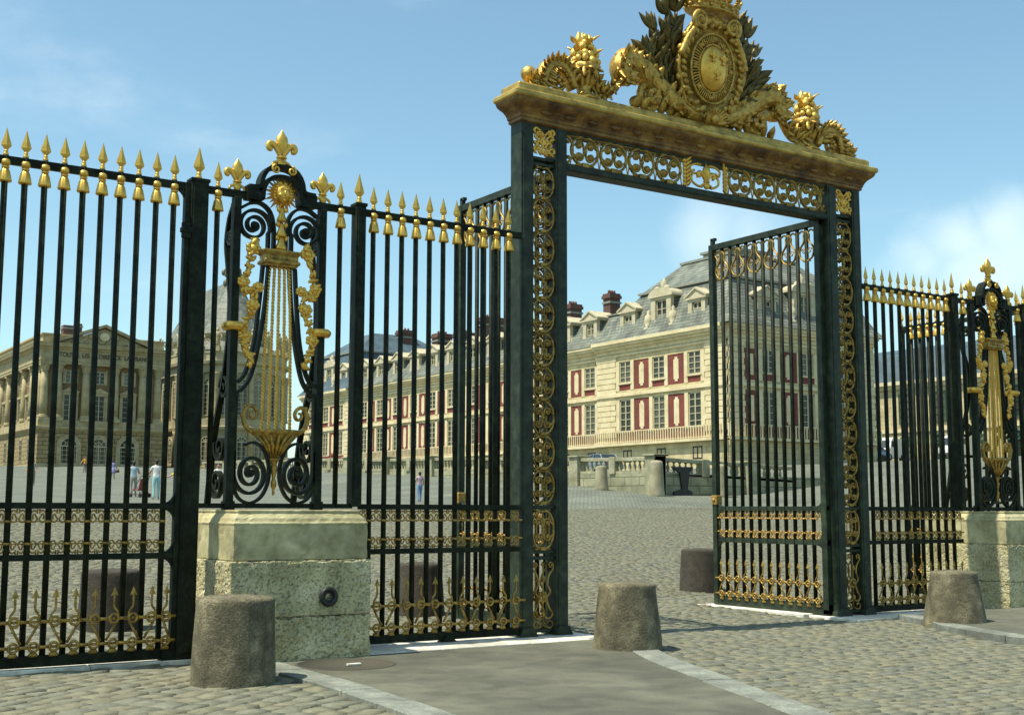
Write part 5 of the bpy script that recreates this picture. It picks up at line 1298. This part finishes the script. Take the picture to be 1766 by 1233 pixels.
# ------------------------------------------------------------------ vehicles
CARN = [0]
GLZ = mat('car_glass', (.03,.04,.045), .08); TYRE = mat('tyre_rubber', (.012,.012,.012), .9); RIM = mat('wheel_rim', (.42,.43,.44), .35, .8); HEADL = mat('lamp_glass', (.6,.6,.55), .15); TAIL = mat('tail_lamp', (.32,.02,.02), .25); CHROME = mat('bumper', (.10,.10,.10), .45)
def car(x, y, rz, col, label, kind='car', z=None):
    paint = mat('car_paint', col, .28); paint.node_tree.nodes['Principled BSDF'].inputs['Coat Weight'].default_value = .6
    t = thing('parked_car' if kind == 'car' else 'parked_van', (x,y,gz(x,y) if z is None else z), label, 'car' if kind == 'car' else 'van', 'cars and vans parked around the palace wing', rz)
    if kind == 'car':
        L_, W_ = 4.1, 1.62
        low = [(-2.02,.30),(-2.05,.62),(-1.95,.86),(-1.25,.94),(1.05,.90),(1.75,.80),(2.03,.66),(2.05,.32)]
        cab = [(-1.75,.88),(-1.25,1.36),(-.35,1.42),(.30,1.36),(1.0,.88)]
    else:
        L_, W_ = 4.9, 1.9
        low = [(-2.42,.35),(-2.44,1.2),(-2.42,2.15),(-2.2,2.28),(.9,2.28),(1.35,2.05),(1.75,1.25),(2.35,1.05),(2.45,.8),(2.45,.36)]
        cab = None
    b = MB(); ws = (-1.25,1.28) if kind == 'car' else (-1.5,1.55)
    bot = []
    for wx in (ws[1], ws[0]): bot += [(wx+.36*math.cos(R(k)), .30+.36*math.sin(R(k))) for k in range(0,181,30)]
    poly = low+bot; n = len(poly); hw = W_/2
    sects = [(-hw,.93),(-hw*.93,1.0),(hw*.93,1.0),(hw,.93)]
    vs = []
    for yy, s in sects: vs += [(px*(.985 if s < 1 else 1), yy, .62+(pz-.62)*s if kind == 'car' else 1.1+(pz-1.1)*(.97 if s < 1 else 1)) for px, pz in poly]
    b.add(vs, [tuple(range(n)), tuple(reversed(range(3*n,4*n)))]+[(i*n+j, i*n+(j+1) % n, (i+1)*n+(j+1) % n, (i+1)*n+j) for i in range(3) for j in range(n)])
    if cab:
        roof = [(-1.22,1.37),(-.35,1.43),(.28,1.37)]; k = len(roof); b.add([(px, s*hw*.74, pz) for s in (-1,1) for px, pz in roof]+[(px, s*hw*.74, pz-.05) for s in (-1,1) for px, pz in roof], [(0,1,4,3),(1,2,5,4),(6,9,10,7),(7,10,11,8),(0,6,7,1),(1,7,8,2),(3,4,10,9),(4,5,11,10),(0,3,9,6),(2,8,11,5)])
        for px, pz, qx, qz in ((-1.75,.9,-1.24,1.36),(.98,.9,.29,1.36),(-.35,.9,-.35,1.40)):
            for s in (-1,1): b.bar((px,s*hw*.93,pz),(qx,s*hw*.745,qz), .035)
    b.build('body', paint, t)
    b = MB()
    if cab:
        n = len(cab); vs = [(px*.985, s*(hw*.91-(pz-.88)*.36), pz-.015) for s in (-1,1) for px, pz in cab]
        b.add(vs, [tuple(range(n)), tuple(reversed(range(n,2*n)))]+[(j,(j+1) % n,n+(j+1) % n,n+j) for j in range(n)])
    else:
        b.add([(1.0,-hw*.86,2.18),(1.0,hw*.86,2.18),(1.38,hw*.86,2.0),(1.77,hw*.88,1.28),(1.77,-hw*.88,1.28),(1.38,-hw*.86,2.0)], [(2,3,4,5)])
        b.v = [(x_+.012,y_,z_+.008) for x_,y_,z_ in b.v]
        for s in (-1,1): b.box(.45,1.35,s*(hw*1.0)-.006,s*(hw*1.0)+.006,1.35,1.95)
    b.build('windows', GLZ, t)
    for wx in ws:
        for s in (-1,1):
            b = MB(); b.lathe((0,0,0), [(.19,-.09),(.29,-.10),(.31,-.07),(.31,.07),(.29,.10),(.19,.09)], 20); b.v = [(px, pz, py) for px,py,pz in b.v]
            o = b.build('wheel', TYRE, t, loc=(wx,s*(hw-.10),.31)); b = MB(); b.lathe((0,0,0), [(.02,-.07),(.19,-.085),(.19,.085),(.02,.07)], 16); b.v = [(px,pz,py) for px,py,pz in b.v]; b.build('rim', RIM, o)
    b = MB(); fx = 2.02 if kind == 'car' else 2.42
    for s in (-1,1):
        q = MB(); q.box(fx-.04,fx+.035,s*.58-.16,s*.58+.16,.58,.74); q.build('headlight', HEADL, t, bevel=.02); q = MB(); q.box(-fx-.03,-fx+.04,s*.62-.12,s*.62+.12,.62,.82); q.build('tail_light', TAIL, t, bevel=.015)
    b.box(fx-.02,fx+.09,-hw*.95,hw*.95,.34,.50); b.box(-fx-.09,-fx+.02,-hw*.95,hw*.95,.34,.50); b.build('bumpers', CHROME, t, bevel=.03)
    return t
car(46.0,58.1,R(85),(.16,.20,.24),'blue grey car parked behind the balustrade, only its roof showing',z=tz(58.1))
car(67.0,60.2,R(178),(.014,.022,.018),'dark green car parked beyond the right portal leaf')
car(72.6,60.6,R(172),(.34,.02,.02),'red car parked right of the dark green car beyond the portal leaf')
car(61.2,58.6,R(170),(.62,.62,.58),'small white car parked at the end of the terrace balustrade')
car(79.0,62.0,R(160),(.10,.20,.34),'blue car seen between the bars of the right portal pier')
car(53.5,108,R(80),(.03,.05,.06),'dark car parked at the far end of the long wing',z=tz(108))
car(51.0,116,R(95),(.10,.12,.12),'grey car farthest back beside the long wing',z=tz(116))
car(92.0,70.4,R(200),(.80,.80,.77),'white van left of the other white van, seen through the right fence','van')
car(97.5,66.0,R(190),(.82,.82,.80),'white van nearest the right lyre ironwork, seen through the fence','van')
car(88.0,76.5,R(200),(.80,.80,.78),'white van standing closest to the portal pier, seen through the fence','van')

# ------------------------------------------------------------------ people
SKIN = noisy('skin', [(.36,.19,.12),(.45,.25,.165)], 20, .6); HAIR = mat('dark_hair', (.025,.017,.012), .6); SHOE = mat('dark_shoes', (.03,.025,.02), .6)
def person(x, y, rz, h, label, shirt, legs, arms=((.20,.05),(.20,.05)), stride=.12, bare_legs=False, short_sleeves=True, dress=None, hair=HAIR, seat=False):
    """one skinned body; faces +Y before rotation. arms: (forward, outward) swing per side"""
    t = thing('person', (x,y,gz(x,y)), label, 'person', None, rz); k = h/1.75
    vs = []; es = []; rad = []; lab = []
    def v(p, r, l, par=None):
        vs.append(tuple(c*k for c in p)); rad.append(r*k); lab.append(l)
        if par is not None: es.append((par, len(vs)-1))
        return len(vs)-1
    pel = v((0,0,.95), .135, 1); wa = v((0,.0,1.10), .115, 0, pel); ch = v((0,.0,1.30), .135, 0, wa); ne0 = v((0,-.01,1.44), .085, 0, ch); ne = v((0,0,1.51), .052, 2, ne0)
    hd = v((0,.02,1.60), .078, 2, ne); hd2 = v((0,.01,1.69), .080, 2, hd); v((0,.0,1.745), .045, 2, hd2); v((0,.105,1.615), .014, 2, hd)
    for s in (-1,1):
        v((s*.082,.0,1.625), .014, 2, hd)
    for i, s in enumerate((-1,1)):
        st = stride*s
        hp = v((s*.095,0,.90), .100, 1, pel); kn = v((s*.10,st*.55+.02,.50), .064, 3 if bare_legs else 1, hp); an = v((s*.10,st-.03,.09), .043, 3 if bare_legs else 1, kn); v((s*.115,st+.13,.035), .036, 4, an)
        fw, out = arms[i]
        sh_ = v((s*.185,-.01,1.41), .062, 0, ne0); el = v((s*(.225+out*.5),fw*.45-.03,1.14+abs(fw)*.10), .046, 0 if not short_sleeves else 2, sh_)
        wr = v((s*(.235+out),fw*1.0+.02,.90+abs(fw)*.55), .030, 2, el); dx = np.array(vs[wr])/k-np.array(vs[el])/k; dx = dx/np.linalg.norm(dx)
        pa = v(tuple(np.array(vs[wr])/k+dx*.075), .034, 2, wr); base = np.array(vs[pa])/k
        for q in range(4):
            f1 = v(tuple(base+dx*(.035+.004*(q in (1,2)))+np.array((0,(q-1.5)*.020,0))), .010, 2, pa); v(tuple(base+dx*(.07+.008*(q in (1,2)))+np.array((-s*.012,(q-1.5)*.021,0))), .008, 2, f1)
        f1 = v(tuple(np.array(vs[wr])/k+dx*.04+np.array((-s*.005,.035,0))), .012, 2, wr); v(tuple(np.array(vs[wr])/k+dx*.075+np.array((-s*.01,.052,0))), .009, 2, f1)
    me = bpy.data.meshes.new('body'); me.from_pydata(vs, es, []); o = bpy.data.objects.new('body_tmp', me); COL.objects.link(o)
    m = o.modifiers.new('s','SKIN'); 
    for i, q in enumerate(me.skin_vertices[0].data): q.radius = (rad[i]*(1.28 if lab[i] in (0,1) and i < 4 else 1), rad[i]*(.85 if i < 4 else 1)); q.use_root = (i == 0)
    o.modifiers.new('u','SUBSURF').levels = 2
    bpy.context.view_layer.update(); m2 = bpy.data.meshes.new_from_object(o.evaluated_get(bpy.context.evaluated_depsgraph_get())); bpy.data.objects.remove(o)
    P = np.array(vs); A = np.array([P[a] for a,b_ in es]); Bv = np.array([P[b_] for a,b_ in es])
    SH = noisy('clothing', [tuple(c*.8 for c in shirt), shirt], 12, .9); LG = noisy('clothing', [tuple(c*.8 for c in legs), legs], 12, .9)
    for q in (SH, LG, SKIN, SKIN, SHOE): m2.materials.append(q)
    for pl in m2.polygons:
        c = np.array(pl.center); ab = Bv-A; tt = np.clip(((c-A)*ab).sum(1)/np.maximum((ab*ab).sum(1),1e-9),0,1); d = np.linalg.norm(A+ab*tt[:,None]-c,axis=1); j = int(d.argmin())
        a_, b_ = es[j]; l = lab[b_] if tt[j] > .55 else lab[a_]
        if j < 3 and c[2] > .98*k and c[2] < 1.47*k: l = 0
        pl.material_index = l; pl.use_smooth = True
    bo = bpy.data.objects.new('body', m2); COL.objects.link(bo); bo.parent = t
    b = MB(); b.ball((0,-.012*k,1.685*k), .098*k, 14, 8, sx=.93, sy=1.05, sz=.92); b.ball((0,-.045*k,1.61*k), .075*k, 12, 6, sx=1.0, sy=.7, sz=1.2); b.build('hair', hair, t)
    b = MB()
    for s in (-1,1): b.ball((s*.030*k,.093*k,1.635*k), .010*k, 6, 4)
    b.build('eyes', BLACK, t)
    if dress:
        b = MB(); b.lathe((0,0,0), [(.17*k,1.02*k),(.20*k,.9*k),(.24*k,.7*k),(.27*k,.52*k),(.255*k,.52*k)], 20, sy=.75, flute=9, fa=.04); b.build('skirt', noisy('clothing', [tuple(c*.8 for c in dress), dress], 12, .9), t)
    return t
person(21.6,40.9,R(-12),1.47,'person in a pale checked shirt and blue jeans walking away across the court',(.52,.36,.40),(.14,.26,.42),stride=.15)
person(8.75,42.0,R(-18),1.77,'person in a white top and pale turquoise trousers seen from behind',(.78,.76,.72),(.30,.55,.55),arms=((.35,.12),(.05,.05)),stride=.10)
person(9.0,46.2,R(-25),1.68,'person in a light blue shirt standing at the stroller',(.34,.46,.52),(.30,.30,.27),arms=((.5,.0),(.5,.0)))
person(10.1,43.3,R(40),1.46,'child in a yellow shirt and shorts beside the iron gate post',(.80,.62,.03),(.10,.08,.05),arms=((.6,.25),(.5,.3)),bare_legs=True,stride=.2)
person(12.6,44.6,R(150),1.66,'person in a white shirt between the gate post and the lyre ironwork',(.66,.64,.60),(.05,.05,.06))
person(9.9,70.5,R(165),1.62,'person in a grey green shirt and khaki trousers far behind the left bars',(.30,.34,.30),(.22,.20,.13),arms=((.1,.15),(.1,.2)))
person(26.3,120.0,R(170),1.68,'person in an orange top far off in front of the columned pavilion',(.70,.34,.05),(.16,.14,.10),arms=((.1,.25),(.1,.25)))
person(22.6,97.0,R(-30),1.62,'person in a violet blue dress carrying a brown bag in the far court',(.26,.27,.50),(.26,.27,.50),bare_legs=True,dress=(.26,.27,.50))
bx_, by_ = 22.95, 96.85
b = MB(); b.lathe((0,0,0), [(.13,0),(.17,.03),(.17,.20),(.12,.27),(.05,.28)], 14, sy=.5); b.tube(bez([(-.08,0,.26),(-.06,0,.40),(.06,0,.40),(.08,0,.26)],4), .012, 6)
tag(b.build('shoulder_bag', mat('brown_leather', (.12,.05,.03), .6), loc=(bx_,by_,gz(bx_,by_)+.55)), 'brown bag hanging at the side of the person in the violet blue dress', 'bag')
# stroller
sx_, sy_ = 9.05, 45.2
st = thing('stroller', (sx_,sy_,gz(sx_,sy_)), 'brown and red stroller in front of the person in the light blue shirt', 'stroller', rz=R(20))
b = MB()
for s in (-.25,.25):
    b.bar((s,-.35,1.0),(s,.38,.15),.014,6); b.bar((s,.05,.62),(s,-.32,.14),.014,6); b.bar((s,-.32,.14),(s,.38,.14),.012,6)
b.bar((-.25,-.35,1.0),(.25,-.35,1.0),.018,6); b.bar((-.25,.38,.14),(.25,.38,.14),.012,6); b.bar((-.25,-.32,.14),(.25,-.32,.14),.012,6); b.build('frame', BLACK, st)
b = MB(); b.add([(-.23,.32,.38),(.23,.32,.38),(.23,-.1,.36),(-.23,-.1,.36),(.23,-.25,.86),(-.23,-.25,.86)]+[(-.23,.32,.33),(.23,.32,.33),(.23,-.13,.31),(-.23,-.13,.31),(.23,-.29,.86),(-.23,-.29,.86)], [(0,1,2,3),(3,2,4,5),(7,6,9,8),(8,9,11,10),(0,3,9,6),(3,5,11,9),(1,7,8,2),(2,8,10,4),(0,6,7,1),(5,4,10,11)]); b.build('seat', mat('red_brown_fabric', (.24,.06,.05), .9), st)
for s in (-.26,.26):
    for yy in (-.32,.38):
        b = MB(); b.lathe((0,0,0), [(.05,-.02),(.10,-.022),(.10,.022),(.05,.02)], 14); b.v = [(c,a,d) for a,d,c in b.v]; b.build('wheel', TYRE, st, loc=(s,yy,.10))

# ------------------------------------------------------------------ light, sky, camera
EL = R(65); hx, hy = -.9945, .105
sd = Vector((hx*math.cos(EL), hy*math.cos(EL), math.sin(EL)))
ld = bpy.data.lights.new('sun', 'SUN'); ld.energy = 5.0; ld.angle = R(.55); ld.color = (1,.93,.78)
lo = bpy.data.objects.new('sun', ld); COL.objects.link(lo); lo.rotation_euler = (-sd).to_track_quat('-Z','Y').to_euler(); lo.location = (0,0,60)
w = bpy.data.worlds.new('World'); SC.world = w; w.use_nodes = True; nt = w.node_tree; N = nt.nodes; L = nt.links
bg = N['Background']; sky = N.new('ShaderNodeTexSky'); sky.sky_type = 'NISHITA'; sky.sun_disc = False; sky.sun_elevation = EL; sky.sun_rotation = math.atan2(hx, hy)
sky.air_density = 1.0; sky.dust_density = 1.2; sky.ozone_density = 1.0; sky.altitude = 100
tc = N.new('ShaderNodeTexCoord'); mp = N.new('ShaderNodeMapping'); mp.inputs['Scale'].default_value = (1,1,2.2); L.new(tc.outputs['Generated'], mp.inputs[0])
n1 = N.new('ShaderNodeTexNoise'); n1.inputs['Scale'].default_value = 2.6; n1.inputs['Detail'].default_value = 9; n1.inputs['Roughness'].default_value = .58; L.new(mp.outputs[0], n1.inputs['Vector'])
r1 = N.new('ShaderNodeMapRange'); r1.inputs[1].default_value = .50; r1.inputs[2].default_value = .78; r1.interpolation_type = 'SMOOTHSTEP'; L.new(n1.outputs['Fac'], r1.inputs[0])
# one low cumulus bank beyond the right fence
def blob(px, py, rad):
    return px, py, rad
CLOUDS = []
acc = None
def direction(px, py):
    yaw, pitch, roll, f = R(33.636), R(6.916), R(.1445), 2158.3
    fw = Vector((math.sin(yaw)*math.cos(pitch), math.cos(yaw)*math.cos(pitch), math.sin(pitch))); r_ = Vector((math.cos(yaw),-math.sin(yaw),0)); u_ = r_.cross(fw)
    r2 = r_*math.cos(roll)+u_*math.sin(roll); u2 = u_*math.cos(roll)-r_*math.sin(roll)
    return (fw+r2*((px-883)/f)-u2*((py-616.5)/f)).normalized()
nz = N.new('ShaderNodeTexNoise'); nz.inputs['Scale'].default_value = 14; nz.inputs['Detail'].default_value = 8; L.new(tc.outputs['Generated'], nz.inputs['Vector'])
for (az, el, rad, st_) in ((53.8,11.6,.034,.55),(55.4,12.0,.036,.55),(57.6,11.2,.036,.5),(52.2,10.6,.028,.45),(54.5,10.0,.045,.5),(58.5,9.8,.045,.5),(56.3,11.0,.038,.5),(42.5,12.4,.040,.40),(44.5,12.3,.034,.35),(53,8.6,.05,.4)):
    d = Vector((math.sin(R(az))*math.cos(R(el)), math.cos(R(az))*math.cos(R(el)), math.sin(R(el))))
    ds = N.new('ShaderNodeVectorMath'); ds.operation = 'DISTANCE'; ds.inputs[1].default_value = d; L.new(tc.outputs['Generated'], ds.inputs[0])
    ma = N.new('ShaderNodeMath'); ma.operation = 'MULTIPLY_ADD'; ma.inputs[1].default_value = -.085; L.new(nz.outputs['Fac'], ma.inputs[0]); L.new(ds.outputs['Value'], ma.inputs[2])
    mr = N.new('ShaderNodeMapRange'); mr.interpolation_type = 'SMOOTHSTEP'; mr.inputs[1].default_value = rad-.030; mr.inputs[2].default_value = rad-.030-.055; mr.inputs[3].default_value = 0; mr.inputs[4].default_value = st_
    L.new(ma.outputs[0], mr.inputs[0])
    if acc is None: acc = mr.outputs[0]
    else:
        mm = N.new('ShaderNodeMath'); mm.operation = 'MAXIMUM'; L.new(acc, mm.inputs[0]); L.new(mr.outputs[0], mm.inputs[1]); acc = mm.outputs[0]
th = N.new('ShaderNodeMath'); th.operation = 'MULTIPLY'; th.inputs[1].default_value = .48; L.new(r1.outputs[0], th.inputs[0])
mxm = N.new('ShaderNodeMath'); mxm.operation = 'MAXIMUM'; L.new(th.outputs[0], mxm.inputs[0]); L.new(acc, mxm.inputs[1])
tint = N.new('ShaderNodeMix'); tint.data_type = 'RGBA'; tint.blend_type = 'MULTIPLY'; tint.inputs[0].default_value = 1; tint.inputs[7].default_value = (1.02,1.22,1.09,1); L.new(sky.outputs[0], tint.inputs[6])
cm = N.new('ShaderNodeMix'); cm.data_type = 'RGBA'; L.new(mxm.outputs[0], cm.inputs[0]); L.new(tint.outputs[2], cm.inputs[6]); cm.inputs[7].default_value = (6.6,7.4,7.6,1)
L.new(cm.outputs[2], bg.inputs['Color']); bg.inputs['Strength'].default_value = .132
cam = bpy.data.cameras.new('camera'); co = bpy.data.objects.new('camera', cam); COL.objects.link(co); SC.camera = co
cam.sensor_fit = 'HORIZONTAL'; cam.sensor_width = 36; cam.lens = 2158.336/1766*36; cam.clip_end = 5000; cam.clip_start = .1
yaw, pitch, roll = R(33.63591), R(6.91573), R(.14452)
fw = Vector((math.sin(yaw)*math.cos(pitch), math.cos(yaw)*math.cos(pitch), math.sin(pitch))); rr_ = Vector((math.cos(yaw),-math.sin(yaw),0)); uu = rr_.cross(fw)
r2 = rr_*math.cos(roll)+uu*math.sin(roll); u2 = uu*math.cos(roll)-rr_*math.sin(roll)
M = Matrix((r2, u2, -fw)).transposed().to_4x4(); M.translation = Vector((-9.14873,-13.55751,1.65)); co.matrix_world = M
SC.view_settings.view_transform = 'Standard'; SC.view_settings.look = 'None'; SC.view_settings.exposure = .38; SC.view_settings.gamma = 1

# round cover let into the footway beside the pedestal
mh = thing('manhole_cover', (-3.10,-1.30,.018), 'dark round manhole cover in the footway below the pedestal', 'manhole cover')
b = MB(); b.lathe((0,0,0), [(.53,-.02),(.53,.006),(.50,.008),(.50,.003),(.01,.003)], 40); b.build('plate', noisy('dark_cover', [(.045,.042,.028),(.075,.07,.045)], 30, .9), mh)
b = MB(); b.box(-.07,.09,-.19,-.15,.004,.03); b.build('lift_handle', SILL, mh, bevel=.006)
